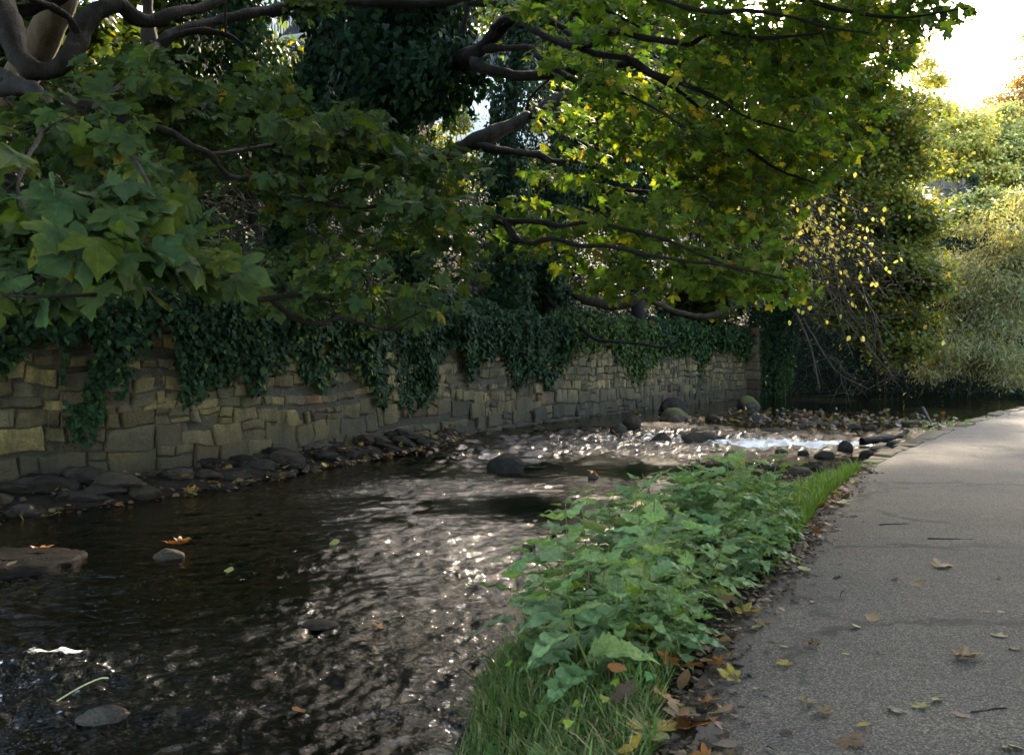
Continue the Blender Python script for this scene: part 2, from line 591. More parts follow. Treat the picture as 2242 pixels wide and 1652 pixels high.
def nettle_tpl(seed):
    o = [(0, 0)]
    n = 9
    for i in range(n):
        y = (i + 0.5) / n
        wv = 0.40 * (1 - y) ** 0.85 * min(1, y / 0.16) ** 0.5
        o.append((max(0.03, wv), y - 0.02))
        o.append((max(0.012, wv * 0.74), y + 0.04))
    o = o[:-1]
    o.append((0, 1.04))
    r = np.random.default_rng(seed)
    o = np.array(o)
    m = len(o)
    mid = np.stack([np.zeros(m), o[:, 1]], 1)
    mid[0, 1] = 0.001
    V = np.concatenate([o, mid, o * [-1, 1]])
    T = []
    for i in range(m - 1):
        for a, s in ((0, 1), (2 * m, -1)):
            q = [[a + i, a + i + 1, m + i + 1], [a + i, m + i + 1, m + i]]
            T += q if s == 1 else [t[::-1] for t in q]
    x, y = V[:, 0], V[:, 1]
    z = 0.3 * np.abs(x) - 0.4 * y ** 2 * r.uniform(0.3, 1.3) + 0.03 * np.sin(y * 22 + np.abs(x) * 6) + r.normal(0, 0.008, len(V))
    w = np.clip(np.abs(x) / 0.3, 0, 1)
    return np.stack([x, y, z], 1), np.array(T), w


T_NET = [nettle_tpl(k) for k in range(4)]


def basis(D, N):
    y = unit(D)
    x = unit(np.cross(y, N))
    z = np.cross(x, y)
    return np.stack([x, y, z], -1)


def leaves(tpls, pos, D, N, S, col, edge=None):
    """merged leaf mesh: pos,D,N (n,3), S (n,), col (n,3) centre tint, edge (n,3) rim tint"""
    n = len(pos)
    which = rng.integers(0, len(tpls), n)
    R = basis(D, N)
    if edge is None: edge = col
    Vs, Ts, Cs, Ls, k0 = [], [], [], [], 0
    for k, (tv, tt, tw) in enumerate(tpls):
        idx = np.nonzero(which == k)[0]
        if not len(idx): continue
        v = np.einsum('nij,kj->nki', R[idx], tv) * S[idx][:, None, None] + pos[idx][:, None, :]
        m = len(tv)
        Vs.append(v.reshape(-1, 3))
        Ts.append((tt[None] + (np.arange(len(idx)) * m)[:, None, None] + k0).reshape(-1, 3))
        c = col[idx][:, None, :] * (1 - tw)[None, :, None] + edge[idx][:, None, :] * tw[None, :, None]
        Cs.append(c.reshape(-1, 3))
        Ls.append(np.broadcast_to(tv[None], v.shape).reshape(-1, 3))
        k0 += len(idx) * m
    global LASTLC
    LASTLC = np.concatenate(Ls)
    return np.concatenate(Vs), np.concatenate(Ts), np.concatenate(Cs)


DIM = {}


def dim(pal, k):
    return [(w, tuple(np.array(c) * k)) for w, c in pal]


def pick(palette, n, var=0.2):
    """palette: list of (weight, rgb)"""
    w = np.array([p[0] for p in palette], float)
    c = np.array([p[1] for p in palette], float)
    i = rng.choice(len(palette), n, p=w / w.sum())
    return c[i] * np.exp(rng.normal(0, var, (n, 1))) * np.exp(rng.normal(0, 0.06, (n, 3)))


# ------------------------------------------------------------------ plan of the place
WALL_PTS = np.array([(-11.5, 5.6), (-9.6, 7.6), (-7.9, 9.5), (-6.1, 11.6), (-4.1, 14.2), (-1.3, 20.3), (1.2, 25), (3.3, 28.5), (6.2, 33), (9.2, 37.5)])
FAR_PTS = np.array([(11.0, 40.2), (14, 42), (20, 41.5), (30, 38), (46, 31)])
BANK = catmull(np.concatenate([WALL_PTS, FAR_PTS]), 12)
seg = np.linalg.norm(np.diff(BANK, axis=0), axis=1)
BS = np.concatenate([[0], np.cumsum(seg)])
i_end = np.argmin(np.linalg.norm(BANK - WALL_PTS[-1], axis=1))
S_END = BS[i_end]
BT = unit(np.gradient(BANK, axis=0))
for _ in range(6):
    BT[1:-1] = unit(BT[:-2] + BT[1:-1] + BT[2:])


def bank_at(s):
    s = np.asarray(s, float)
    p = np.stack([np.interp(s, BS, BANK[:, 0]), np.interp(s, BS, BANK[:, 1])], -1)
    t = unit(np.stack([np.interp(s, BS, BT[:, 0]), np.interp(s, BS, BT[:, 1])], -1))
    nrm = np.stack([t[..., 1], -t[..., 0]], -1)  # towards the river
    return p, t, nrm


def s_of(px, py=None):
    """wall parameter seen in image column px"""
    r = ray(px, 900)
    a = np.arctan2(BANK[:, 0], BANK[:, 1]) - math.atan2(r[0], r[1])
    k = np.nonzero((a[:-1] <= 0) & (a[1:] > 0))[0]
    k = k[0] if len(k) else 0
    f = -a[k] / (a[k + 1] - a[k] + 1e-9)
    return BS[k] + f * (BS[k + 1] - BS[k])


EDGE = catmull(np.array([(-0.35, -2.0), (0.0, 0.5), (0.30, 2.2), (0.58, 3.4), (0.98, 4.5), (1.8, 6.2), (2.65, 8.2), (4.0, 10.9), (6.3, 14.6), (10.8, 21), (14, 24.6), (19, 29), (28, 34)]), 10)
ES = np.concatenate([[0], np.cumsum(np.linalg.norm(np.diff(EDGE, axis=0), axis=1))])
ET = unit(np.gradient(EDGE, axis=0))


def edge_at(s):
    s = np.asarray(s, float)
    p = np.stack([np.interp(s, ES, EDGE[:, 0]), np.interp(s, ES, EDGE[:, 1])], -1)
    t = unit(np.stack([np.interp(s, ES, ET[:, 0]), np.interp(s, ES, ET[:, 1])], -1))
    return p, t, np.stack([-t[..., 1], t[..., 0]], -1)  # n towards the river


def sd_poly(x, y, poly):
    """signed distance, positive on the left of the polyline"""
    best = np.full(x.shape, 1e9)
    sg = np.zeros(x.shape)
    for a, b in zip(poly[:-1], poly[1:]):
        d = b - a
        L2 = d @ d
        t = np.clip(((x - a[0]) * d[0] + (y - a[1]) * d[1]) / L2, 0, 1)
        dx, dy = x - (a[0] + t * d[0]), y - (a[1] + t * d[1])
        q = dx * dx + dy * dy
        c = d[0] * dy - d[1] * dx
        m = q < best
        best = np.where(m, q, best)
        sg = np.where(m, np.sign(c), sg)
    return np.sqrt(best) * np.where(sg == 0, 1, sg)


def ground_z(x, y):
    x = np.asarray(x, float)
    y = np.asarray(y, float)
    e = sd_poly(x, y, EDGE[::3])
    wl = -sd_poly(x, y, BANK[::4])  # distance to the left bank, positive in the river
    w = np.interp(y, [0, 3.4, 4.3, 6, 8, 10, 11, 12], [0.3, 0.36, 0.85, 0.95, 0.75, 0.4, 0.1, 0.06])
    dr = np.interp(y, [0, 8, 11, 13], [0.5, 0.5, 0.35, 0.12])
    bed = -0.85 + 0 * x
    g = np.exp(-(((x - 3.7) * 0.55 - (y - 12.2) * 0.3) ** 2 / 0.45 + ((x - 3.7) * 0.5 + (y - 12.2) * 0.8) ** 2 / 5.0))
    bed = bed + 0.47 * g
    bed = np.maximum(bed, -0.95 + 0.52 * np.exp(-((x - 7.8) ** 2 / 7 + (y - 24.0) ** 2 / 5.0)))
    bed = np.maximum(bed, -0.85 + 0.38 * np.exp(-np.maximum(e - 0.1, 0) ** 2 / 0.9) * sstep(9, 12, y) * (1 - sstep(19, 22, y)))
    sh = np.interp(y, [6, 9, 12, 15, 18.5, 20.5], [1.1, 1.6, 1.35, 0.8, 0.75, 0.0])
    bed = np.maximum(bed, -0.85 + 0.55 * (1 - sstep(sh * 0.55, sh + 0.5, wl)) * (sh > 0.05))
    nz = (n2(x, y, 1.3, 5) * 0.05).reshape(x.shape)
    k = sstep(0, 1, (e - w) / dr)
    top = -0.03 - 0.06 * np.clip(e / np.maximum(w, 0.1), 0, 1)
    rise = 0.25 * sstep(3.6, 7, -e)
    z = np.where(e > 0, top * (1 - k) + (bed + nz) * k, -0.03 + rise)
    return z


# --- terrain sheets
gx = np.concatenate([np.linspace(-400, -14, 12)[:-1], np.arange(-14, 24, 0.16), np.linspace(24, 400, 30)])
gy = np.concatenate([np.linspace(-300, -3, 12)[:-1], np.arange(-3, 30, 0.16), np.arange(30, 44, 0.4), np.linspace(44, 500, 16)])
X, Y = np.meshgrid(gx, gy)
Z = ground_z(X.ravel(), Y.ravel()).reshape(X.shape)
ny, nx = X.shape
V = np.stack([X.ravel(), Y.ravel(), Z.ravel()], 1)
ii, jj = np.meshgrid(np.arange(ny - 1), np.arange(nx - 1), indexing='ij')
k = (ii * nx + jj).ravel()
Q = np.stack([k, k + 1, k + nx + 1, k + nx], 1)
tag(mk('ground', V, Q, M['bed'], smooth=True), kind='structure')

# --- path
ps = np.arange(0, ES[-1], 0.15)
pp, pt, pn = edge_at(ps)
offs = np.array([0.0, 0.08, 0.2, 0.4, 0.8, 1.4, 2.2, 3.0, 3.4])
wob = 0.06 * n2(ps, ps * 0, 1.6, 3)
V = []
for o in offs:
    q = pp - pn * (o + (wob * (o == 0)))[:, None]
    V.append(np.concatenate([q, (0.012 * np.sin(min(1, o / 3.4) * PI) + 0.0 * ps)[:, None]], 1))
V = np.stack(V, 1)
k0 = len(offs)
i, j = np.meshgrid(np.arange(len(ps) - 1), np.arange(k0 - 1), indexing='ij')
k = (i * k0 + j).ravel()
edge = np.broadcast_to(np.interp(offs, [0, 0.2, 0.5, 3.0, 3.4], [0.65, 0.36, 0.0, 0.0, 0.6])[None], V.shape[:2]) * (0.35 + 0.65 * (1 - sstep(9, 12, pp[:, 1])))[:, None]
tag(mk('path', V.reshape(-1, 3), np.stack([k, k + k0, k + k0 + 1, k + 1], 1)[:, ::-1], M['path'], smooth=True, attrs={'edge': edge.ravel()}), kind='structure')

# --- river
rows = [1.6]
while rows[-1] < 50:
    rows.append(rows[-1] + max(0.024, rows[-1] * 0.0052))
rows = np.array(rows)
cols = np.linspace(-1, 1, 620)
Xw = cols[None, :] * (rows * 0.72 + 2.5)[:, None]
Yw = np.broadcast_to(rows[:, None], Xw.shape)
xw, yw = Xw.ravel(), Yw.ravel()


def blob(px, py, rx, ry, pw=2):
    c = G(px, py)
    return np.exp(-(((xw - c[0]) / rx) ** pw + ((yw - c[1]) / ry) ** pw))


chop = 0.34 + 0.3 * sstep(-0.1, 0.7, n2(xw, yw, 0.55, 21))
chop += 0.55 * blob(1250, 955, 4.0, 3.2) + 0.5 * blob(1650, 965, 3.0, 2.0) + 0.35 * blob(1000, 985, 1.6, 3)
chop += 0.35 * np.exp(-((xw + 0.7 + 0.02 * (yw - 6)) / 0.9) ** 2) * (1 - sstep(10, 16, yw)) * sstep(-0.4, 0.3, n2(xw, yw, 1.1, 44) + 0.2)
chop *= 1 - 0.85 * blob(1330, 1030, 2.3, 1.6) - 0.8 * blob(1130, 1110, 1.2, 0.8)
chop *= 1 - 0.8 * blob(1850, 888, 8, 4.0)
wl = -sd_poly(xw, yw, BANK[::4])
chop *= 0.3 + 0.7 * sstep(1.0, 3.2, wl + 0.4 * n2(xw, yw, 0.8, 8)) * 1.0 + 0.5 * blob(1300, 945, 3.5, 3)
chop += 0.5 * blob(90, 1470, 0.7, 0.45) + 0.35 * blob(150, 1560, 0.8, 0.25)
chop = np.clip(chop, 0.03, 1.0)
foam = 0.95 * blob(1690, 978, 1.3, 0.9) + 0.95 * blob(1860, 972, 1.1, 0.9) + 0.75 * blob(1960, 955, 1.1, 1.1) + 0.74 * blob(1250, 958, 4.0, 2.4) + 0.72 * blob(1600, 962, 3.0, 1.4) + 0.55 * blob(1000, 1000, 1.5, 2)
foam += 0.98 * blob(50, 1475, 0.42, 0.3) + 0.95 * blob(130, 1440, 0.36, 0.09) + 0.9 * blob(120, 1560, 0.5, 0.08) + 0.5 * blob(1155, 1020, 0.5, 0.3)
wx_ = xw + 0.12 * vnoise(np.stack([xw * 2, yw * 2, xw * 0], 1), 70)
wy_ = yw + 0.12 * vnoise(np.stack([xw * 2, yw * 2, xw * 0 + 5], 1), 71)
ca, sa = math.cos(.5), math.sin(.5)
wx_, wy_ = wx_ * ca + wy_ * sa, -wx_ * sa + wy_ * ca
riff = np.clip(blob(1250, 955, 4.0, 3.2) + blob(1650, 965, 3.0, 2.2) + blob(1000, 985, 1.6, 2.5), 0, 1)
wz = chop * (0.012 * vnoise(np.stack([wx_ * 2.4, wy_ * 3.2, xw * 0], 1), 61) + 0.024 * fbm(np.stack([wx_ * 7, wy_ * 10, xw * 0], 1), 3, 67) + 0.010 * vnoise(np.stack([wx_ * 26, wy_ * 32, xw * 0], 1), 69) * (1 - sstep(8, 14, yw)))
wz += riff * (0.06 * vnoise(np.stack([wx_ * 3.6, wy_ * 3.6, xw * 0], 1), 64) + 0.045 * vnoise(np.stack([wx_ * 8, wy_ * 7, xw * 0], 1), 65))
wz += 0.07 * blob(70, 1475, 0.5, 0.22) + 0.04 * blob(110, 1440, 0.45, 0.1) + 0.05 * blob(180, 1560, 0.7, 0.14)
V = np.stack([xw, yw, WATER + wz], 1)
ny, nx = Xw.shape
i, j = np.meshgrid(np.arange(ny - 1), np.arange(nx - 1), indexing='ij')
k = (i * nx + j).ravel()
tag(mk('river', V, np.stack([k, k + 1, k + nx + 1, k + nx], 1), M['water'], smooth=True, attrs={'chop': chop, 'foam': np.clip(foam, 0, 1.4)}), kind='structure')
del V, xw, yw, Xw, Yw

# --- hillside behind the wall and round the bend
HV = np.array([0, 0.3, 1.0, 2.5, 5, 8, 11, 13, 16, 25, 60, 300.0])
HZ = np.array([2.0, 2.12, 2.5, 3.6, 5.6, 7.6, 9.2, 9.6, 9.8, 10, 10, 10.0])
FZ = np.array([-0.9, 0.5, 1.5, 3.0, 5.0, 7.2, 9.2, 9.6, 9.8, 10, 10, 10.0])


def hill(s, v):
    s = np.asarray(s, float)
    v = np.asarray(v, float)
    p, t, nr = bank_at(s)
    f = sstep(S_END - 0.3, S_END + 0.6, s)
    z = np.interp(v, HV, HZ) * (1 - f) + np.interp(v, HV, FZ) * f
    off = 0.42 * (1 - f) + v
    q = p - nr * off[..., None]
    nz = fbm(np.stack([q[..., 0].ravel() * 0.5, q[..., 1].ravel() * 0.5, z.ravel() * 0.5], 1), 3, 77).reshape(s.shape)
    z = z + nz * 0.35 * np.clip(v / 2, 0, 1)
    return np.concatenate([q, z[..., None]], -1)


hs = np.arange(0, BS[-1], 0.45)
hv = np.concatenate([np.linspace(0, 1, 5)[:-1], np.arange(1, 14, 0.6), [15, 18, 25, 40, 90, 250]])
HSg, HVg = np.meshgrid(hs, hv, indexing='ij')
V = hill(HSg, HVg)
n1, n2_ = HSg.shape
i, j = np.meshgrid(np.arange(n1 - 1), np.arange(n2_ - 1), indexing='ij')
k = (i * n2_ + j).ravel()
tag(mk('hillside', V.reshape(-1, 3), np.stack([k, k + n2_, k + n2_ + 1, k + 1], 1)[:, ::-1], M['soil'], smooth=True), kind='structure')

# ------------------------------------------------------------------ the retaining wall
WTOP = 2.12
WBOT = -0.75


def wall_pt(s, z, out):
    p, t, nr = bank_at(s)
    q = p + nr * (np.asarray(out) - 0.02 * (np.asarray(z) - WBOT))[..., None]
    return np.concatenate([q, np.asarray(z)[..., None]], -1)


b = MB()
# mortar core
s = np.arange(0, S_END, 0.3)
zz = np.array([WBOT, 0.2, 1.2, WTOP - 0.04])
Sg, Zg = np.meshgrid(s, zz, indexing='ij')
face = wall_pt(Sg, Zg, Sg * 0 - 0.022)
n = len(zz)
i, j = np.meshgrid(np.arange(len(s) - 1), np.arange(n - 1), indexing='ij')
k = (i * n + j).ravel()
b.add(face.reshape(-1, 3), np.stack([k, k + n, k + n + 1, k + 1], 1), col=(0.042, 0.039, 0.03))
tp = np.stack([wall_pt(s, s * 0 + WTOP - 0.04, s * 0 - 0.05), wall_pt(s, s * 0 + WTOP - 0.04, s * 0 - 0.6)], 1).reshape(-1, 3)
k = np.arange(len(s) - 1) * 2
b.add(tp, np.stack([k, k + 2, k + 3, k + 1], 1), col=(0.042, 0.039, 0.03))
STONE = [(3, (0.22, 0.19, 0.115)), (3, (0.19, 0.168, 0.11)), (2, (0.15, 0.142, 0.11)), (1.2, (0.26, 0.22, 0.12)), (.7, (0.23, 0.145, 0.085)), (0.8, (0.12, 0.1, 0.085))]


def block(s0, s1, z0, z1, out, col):
    g = random.choice([0.001, 0.002, 0.004, 0.007, 0.011])
    ns, nz = max(2, int((s1 - s0) / 0.1)), max(2, int((z1 - z0) / 0.1))
    def axis(m, L):
        e_ = np.array([0, .008, .022]) / L
        return np.concatenate([e_, np.linspace(.045 / L, 1 - .045 / L, m), 1 - e_[::-1]])
    u, w = axis(ns, s1 - s0), axis(nz, z1 - z0)
    ns, nz = len(u), len(w)
    U, Wg = np.meshgrid(u, w, indexing='ij')
    # irregular outline
    jit = [random.uniform(-0.03, 0.03) for _ in range(4)]
    ss = s0 + g + (s1 - s0 - 2 * g) * U + (jit[0] * (1 - U) + jit[1] * U) * (Wg - 0.5) * 0.8
    zq = z0 + g + (z1 - z0 - 2 * g) * Wg + (jit[2] * (1 - Wg) + jit[3] * Wg) * (U - 0.5) * 0.8
    ed = np.minimum(np.minimum(U, 1 - U) * (s1 - s0), np.minimum(Wg, 1 - Wg) * (z1 - z0))
    prof = np.clip(ed / 0.02, 0, 1) ** 0.5
    pts = np.stack([ss.ravel() * 3.1, zq.ravel() * 3.1, np.full(ss.size, out * 90)], 1)
    nzv = fbm(pts, 4, 91).reshape(ss.shape)
    o = -0.028 + (0.028 + out) * prof + 0.042 * nzv
    ss = ss + 0.012 * fbm(pts * 2.2 + 7, 2, 92).reshape(ss.shape)
    zq = zq + 0.012 * fbm(pts * 2.2 + 19, 2, 93).reshape(ss.shape)
    wp_ = np.stack([ss.ravel() * 1.25, zq.ravel() * 1.25, ss.ravel() * 0 + 3.3], 1)
    ss = ss + (0.035 * fbm(wp_, 2, 95) + 0.03 * vnoise(wp_ * 3.1, 97)).reshape(ss.shape)
    zq = zq + (0.05 * fbm(wp_ + 11, 2, 96) + 0.03 * vnoise(wp_ * 3.1 + 5, 98)).reshape(ss.shape)
    Vb = wall_pt(np.clip(ss, 0, S_END), zq, o).reshape(-1, 3)
    i, j = np.meshgrid(np.arange(ns - 1), np.arange(nz - 1), indexing='ij')
    k = (i * nz + j).ravel()
    b.add(Vb, np.stack([k, k + nz, k + nz + 1, k + 1], 1), col=np.array(col) * random.choice([.7, 1, 1, 1.2]) * random.uniform(0.34, 0.72) * np.array([1.05, .98, .78]))


z = WBOT
row = 0
pal_w = np.array([p[0] for p in STONE])
while z < WTOP - 0.08:
    h = random.uniform(0.14, 0.28) if z > 0.1 else random.uniform(0.28, 0.42)
    h = min(h, WTOP - z) if WTOP - z - h > 0.12 else WTOP - z
    s = 0.0 - random.random() * 0.3
    while s < S_END - 0.05:
        big = 1.5 if z < 0.3 else 1.0
        far = 1 - 0.35 * float(sstep(S_END * 0.55, S_END * 0.75, s))
        L = random.uniform(0.16, 0.55) * big * far
        L = min(L, S_END - s)
        if S_END - s - L < 0.15: L = S_END - s
        col = STONE[rng.choice(len(STONE), p=pal_w / pal_w.sum())][1]
        lift = 0.16 * vnoise(np.array([[s * 0.3, row * 0.35, 5.0]]), 4)[0]
        r = random.random()
        if r < 0.22 * (1.5 if far < 0.9 else 1) and h > 0.24:
            zm = z + h * random.uniform(0.35, 0.65)
            block(max(0, s), s + L, z + lift, zm + lift, random.uniform(0.0, 0.035), col)
            col2 = STONE[rng.choice(len(STONE), p=pal_w / pal_w.sum())][1]
            if L > 0.35:
                sm = s + L * random.uniform(0.35, 0.65)
                block(max(0, s), sm, zm + lift, z + h + lift, random.uniform(0.0, 0.035), col2)
                block(sm, s + L, zm + lift, z + h + lift, random.uniform(0.0, 0.035), col)
            else:
                block(max(0, s), s + L, zm + lift, z + h + lift, random.uniform(0.0, 0.035), col2)
        else:
            block(max(0, s), s + L, z + lift, z + h + lift, random.uniform(-0.005, 0.045), col)
        s += L
    z += h
    row += 1
wall_root = b.build('retaining_wall', M['wall'], loc=(*bank_at(0)[0], WBOT), smooth=True)
tag(wall_root, 'long weathered rubble stone wall holding up the ivy bank beside the river', 'wall')
# squared pier at the far end of the wall
b = MB()
p, t, nr = bank_at(S_END - 0.05)
R = np.array([[t[0], -nr[0], 0], [t[1], -nr[1], 0], [0, 0, 1]])
zz = WBOT
while zz < 2.2:
    hh = random.uniform(0.26, 0.4)
    c = STONE[rng.choice(len(STONE))][1]
    b.box((*(p + t * 0.42 + nr * 0.1), zz + hh / 2), (0.8 + random.uniform(-.03, .03), 0.7 + random.uniform(-.03, .03), hh - 0.012), R, col=np.array(c) * random.uniform(.35, .5))
    zz += hh
o = b.build('stone_pier', M['wall'], loc=(*(p + t * 0.42), WBOT))
bv = o.modifiers.new('bevel', 'BEVEL')
bv.width = 0.03
bv.segments = 2
tag(o, 'squared stone pier closing the far end of the retaining wall', 'pier')

# ------------------------------------------------------------------ ivy hanging on the wall
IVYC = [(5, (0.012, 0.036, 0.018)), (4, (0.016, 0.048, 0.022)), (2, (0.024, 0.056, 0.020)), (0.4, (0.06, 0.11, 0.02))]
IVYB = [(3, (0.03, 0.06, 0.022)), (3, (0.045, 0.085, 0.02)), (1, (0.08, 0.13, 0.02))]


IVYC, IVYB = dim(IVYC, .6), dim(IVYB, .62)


def ivy_wall(px0, px1, prof, label, pal=IVYC, dens=1150, size=0.088, thin=1.0):
    """prof: (px, py of the lower fringe) samples; leaves hang between the wall top and that fringe"""
    s0, s1 = s_of(px0), s_of(px1)
    pr = np.array([(s_of(a), G_wall(a, bb)) for a, bb in prof])
    Lh = s1 - s0
    n = int(Lh * 2.4 * dens * thin)
    s = rng.uniform(s0, s1, n)
    low = np.interp(s, pr[:, 0], pr[:, 1])
    low = low + 0.10 * vnoise(np.stack([s * 4, s * 0, s * 0], 1), 31) + 0.12 * vnoise(np.stack([s * 11, s * 0, s * 0], 1), 32)
    top = WTOP + 0.32 + 0.15 * vnoise(np.stack([s * 1.1, s * 0, s * 0], 1), 33)
    z = rng.uniform(-0.45, 2.6, n)
    hole = fbm(np.stack([s * 1.6, z * 1.1, s * 0], 1), 3, 35)
    edge = (z - low)
    keep = (z < top) & (edge > 0) & ((hole > -0.75) | (z > 1.6)) & ((edge > 0.35) | (rng.random(n) < 0.35 + edge))
    s, z, low = s[keep], z[keep], low[keep]
    th = 0.10 + 0.14 * fbm(np.stack([s * 1.3, z * 0.7, s * 0], 1), 3, 36) + 0.16 * sstep(0.8, 2.2, z)
    out = 0.03 + np.clip(th, 0.02, 0.5) * rng.random(len(s)) ** 0.6
    over = np.clip(z - WTOP, 0, 1)
    out = out - over * 1.3
    pos = wall_pt(s, z, out)
    _, t, nr = bank_at(s)
    n3 = np.concatenate([nr, np.full((len(s), 1), 0.35)], 1)
    N = unit(n3 + rng.normal(0, 0.38, n3.shape))
    D = unit(np.stack([rng.normal(0, 0.5, len(s)), rng.normal(0, 0.5, len(s)), rng.normal(-0.9, 0.3, len(s))], 1))
    S = size * np.exp(rng.normal(0, 0.25, len(s)))
    col = pick(pal, len(s), 0.25)
    V, T, Cc = leaves(T_IVY, pos, D, N, S, col, col * 1.15)
    root = empty('hanging_ivy', wall_pt(np.array([(s0 + s1) / 2]), np.array([WTOP]), np.array([0.0]))[0], label, 'ivy')
    mk('foliage', V, T, M['ivy'], root, tint=Cc)
    # trailing stems
    bb = MB()
    for _ in range(int(Lh * 7)):
        si = random.uniform(s0, s1)
        lo = np.interp(si, pr[:, 0], pr[:, 1])
        z1 = random.uniform(1.2, 2.3)
        z0 = max(lo - random.uniform(-0.4, 0.35), -0.4)
        if z1 - z0 < 0.3: continue
        zs = np.linspace(z1, z0, 7)
        ss = si + 0.12 * np.cumsum(rng.normal(0, 0.45, 7))
        bb.tube(wall_pt(np.clip(ss, 0, S_END - .1), zs, 0.045 + 0.05 * rng.random(7)), np.linspace(0.007, 0.003, 7), 4)
    if bb.V: bb.build('stems', M['stem_dry'], root)
    return root


def G_wall(px, py):
    s = s_of(px)
    p, t, nr = bank_at(np.array(s))
    r = ray(px, py)
    return CAM_Z + r[2] * p[1] / r[1]


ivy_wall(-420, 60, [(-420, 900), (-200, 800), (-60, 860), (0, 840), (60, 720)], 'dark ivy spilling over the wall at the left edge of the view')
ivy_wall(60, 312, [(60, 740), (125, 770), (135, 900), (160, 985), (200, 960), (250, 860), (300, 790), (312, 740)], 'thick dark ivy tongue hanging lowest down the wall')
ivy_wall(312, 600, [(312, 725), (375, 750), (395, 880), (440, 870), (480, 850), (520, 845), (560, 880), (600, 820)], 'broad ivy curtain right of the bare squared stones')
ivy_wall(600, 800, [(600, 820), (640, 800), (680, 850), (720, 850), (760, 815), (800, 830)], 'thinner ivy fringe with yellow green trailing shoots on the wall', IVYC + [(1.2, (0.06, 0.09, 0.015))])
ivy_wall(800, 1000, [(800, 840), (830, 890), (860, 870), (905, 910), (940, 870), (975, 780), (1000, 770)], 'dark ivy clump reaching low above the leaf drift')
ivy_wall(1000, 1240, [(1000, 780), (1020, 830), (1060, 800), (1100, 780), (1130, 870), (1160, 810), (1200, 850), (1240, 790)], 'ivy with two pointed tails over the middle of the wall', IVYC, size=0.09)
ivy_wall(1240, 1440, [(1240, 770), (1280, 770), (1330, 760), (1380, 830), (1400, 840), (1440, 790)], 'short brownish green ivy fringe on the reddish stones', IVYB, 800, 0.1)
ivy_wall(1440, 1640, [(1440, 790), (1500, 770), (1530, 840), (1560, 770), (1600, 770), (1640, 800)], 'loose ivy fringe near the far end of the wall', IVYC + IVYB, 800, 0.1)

# ivy column beside the pier
n = 5200
root = empty('ivy_column', P(1690, 872, 37.6), 'dark ivy column hanging to the water past the stone pier', 'ivy')
px = rng.uniform(1640, 1745, n)
py = rng.uniform(670, 885, n)
w = np.interp(py, [670, 760, 830, 885], [52, 52, 40, 22])
kp = np.abs(px - (1692 + 6 * np.sin(py / 30))) < w * (0.8 + 0.3 * rng.random(n))
px, py = px[kp], py[kp]
pos = np.array([P(a, bb, 37.3 + random.random() * 0.8) for a, bb in zip(px, py)])
N = unit(np.array([0.3, -0.9, 0.3]) + rng.normal(0, 0.5, pos.shape))
D = unit(np.array([0, 0, -1.0]) + rng.normal(0, 0.5, pos.shape))
col = pick(IVYC, len(pos), 0.25)
V, T, Cc = leaves(T_IVL, pos, D, N, rng.uniform(0.09, 0.15, len(pos)), col)
mk('foliage', V, T, M['ivy'], root, tint=Cc)
b = MB()
b.tube(catmull([P(1695, 890, 38.0), P(1690, 790, 38.2), P(1700, 690, 38.4), P(1690, 600, 38.6)], 5), [0.16] * 16, 8, 0.2)
b.build('trunk', M['bark'], root, smooth=True)

# ------------------------------------------------------------------ ground cover of ivy on the hillside
n = 190000
s = rng.uniform(1.0, S_END + 26, n)
v = rng.random(n) ** 1.25 * 13
gp = hill(s, v)
dens = fbm(gp * 0.45, 3, 111)
kp = (dens > -0.85) & (gp[:, 1] > 6)
s, v, gp = s[kp], v[kp], gp[kp]
_, t, nr = bank_at(s)
up = np.concatenate([nr * 0.75, np.full((len(s), 1), 0.7)], 1)
N = unit(up + rng.normal(0, 0.4, up.shape))
D = unit(np.concatenate([nr, np.full((len(s), 1), -0.8)], 1) + rng.normal(0, 0.6, up.shape))
lift = 0.05 + 0.35 * rng.random(len(s)) * np.clip(0.6 + fbm(gp * 0.8, 2, 114), 0.05, 1.3)
pos = gp + up * lift[:, None]
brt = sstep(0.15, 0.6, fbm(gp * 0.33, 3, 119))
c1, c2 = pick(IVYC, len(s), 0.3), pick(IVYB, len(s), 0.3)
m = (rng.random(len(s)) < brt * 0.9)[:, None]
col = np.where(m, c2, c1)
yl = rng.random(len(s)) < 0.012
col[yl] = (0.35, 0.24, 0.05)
S = rng.uniform(0.075, 0.15, len(s))
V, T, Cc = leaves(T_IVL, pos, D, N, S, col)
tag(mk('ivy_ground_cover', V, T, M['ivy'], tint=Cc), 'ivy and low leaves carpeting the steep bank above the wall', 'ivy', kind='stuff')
del V, T, Cc

# ------------------------------------------------------------------ trees with traced limbs
def limb_pts(spec, d0=None, sub=6):
    """spec: (px, py, depth, width px)"""
    a = np.array([list(P(x, y, d)) + [w * d / F / 2] for x, y, d, w in spec])
    q = catmull(a, sub)
    q[:, 3] = np.maximum(q[:, 3], 0.003)
    wob = fbm(q[:, :3] * 2.1, 2, 140)[:, None] * rng.normal(0, 1, 3)[None] * 0.012
    q[:, :3] += wob
    return q


def add_limb(root, spec, mat, name='limb', n=10, skel=None, jit=0.3, sub=6):
    q = limb_pts(spec, sub=sub)
    b = MB()
    b.tube(q[:, :3], q[:, 3], n, jit, random.randint(0, 99))
    o = b.build(name, mat, root, smooth=True)
    if skel is not None: skel.append(q)
    return q


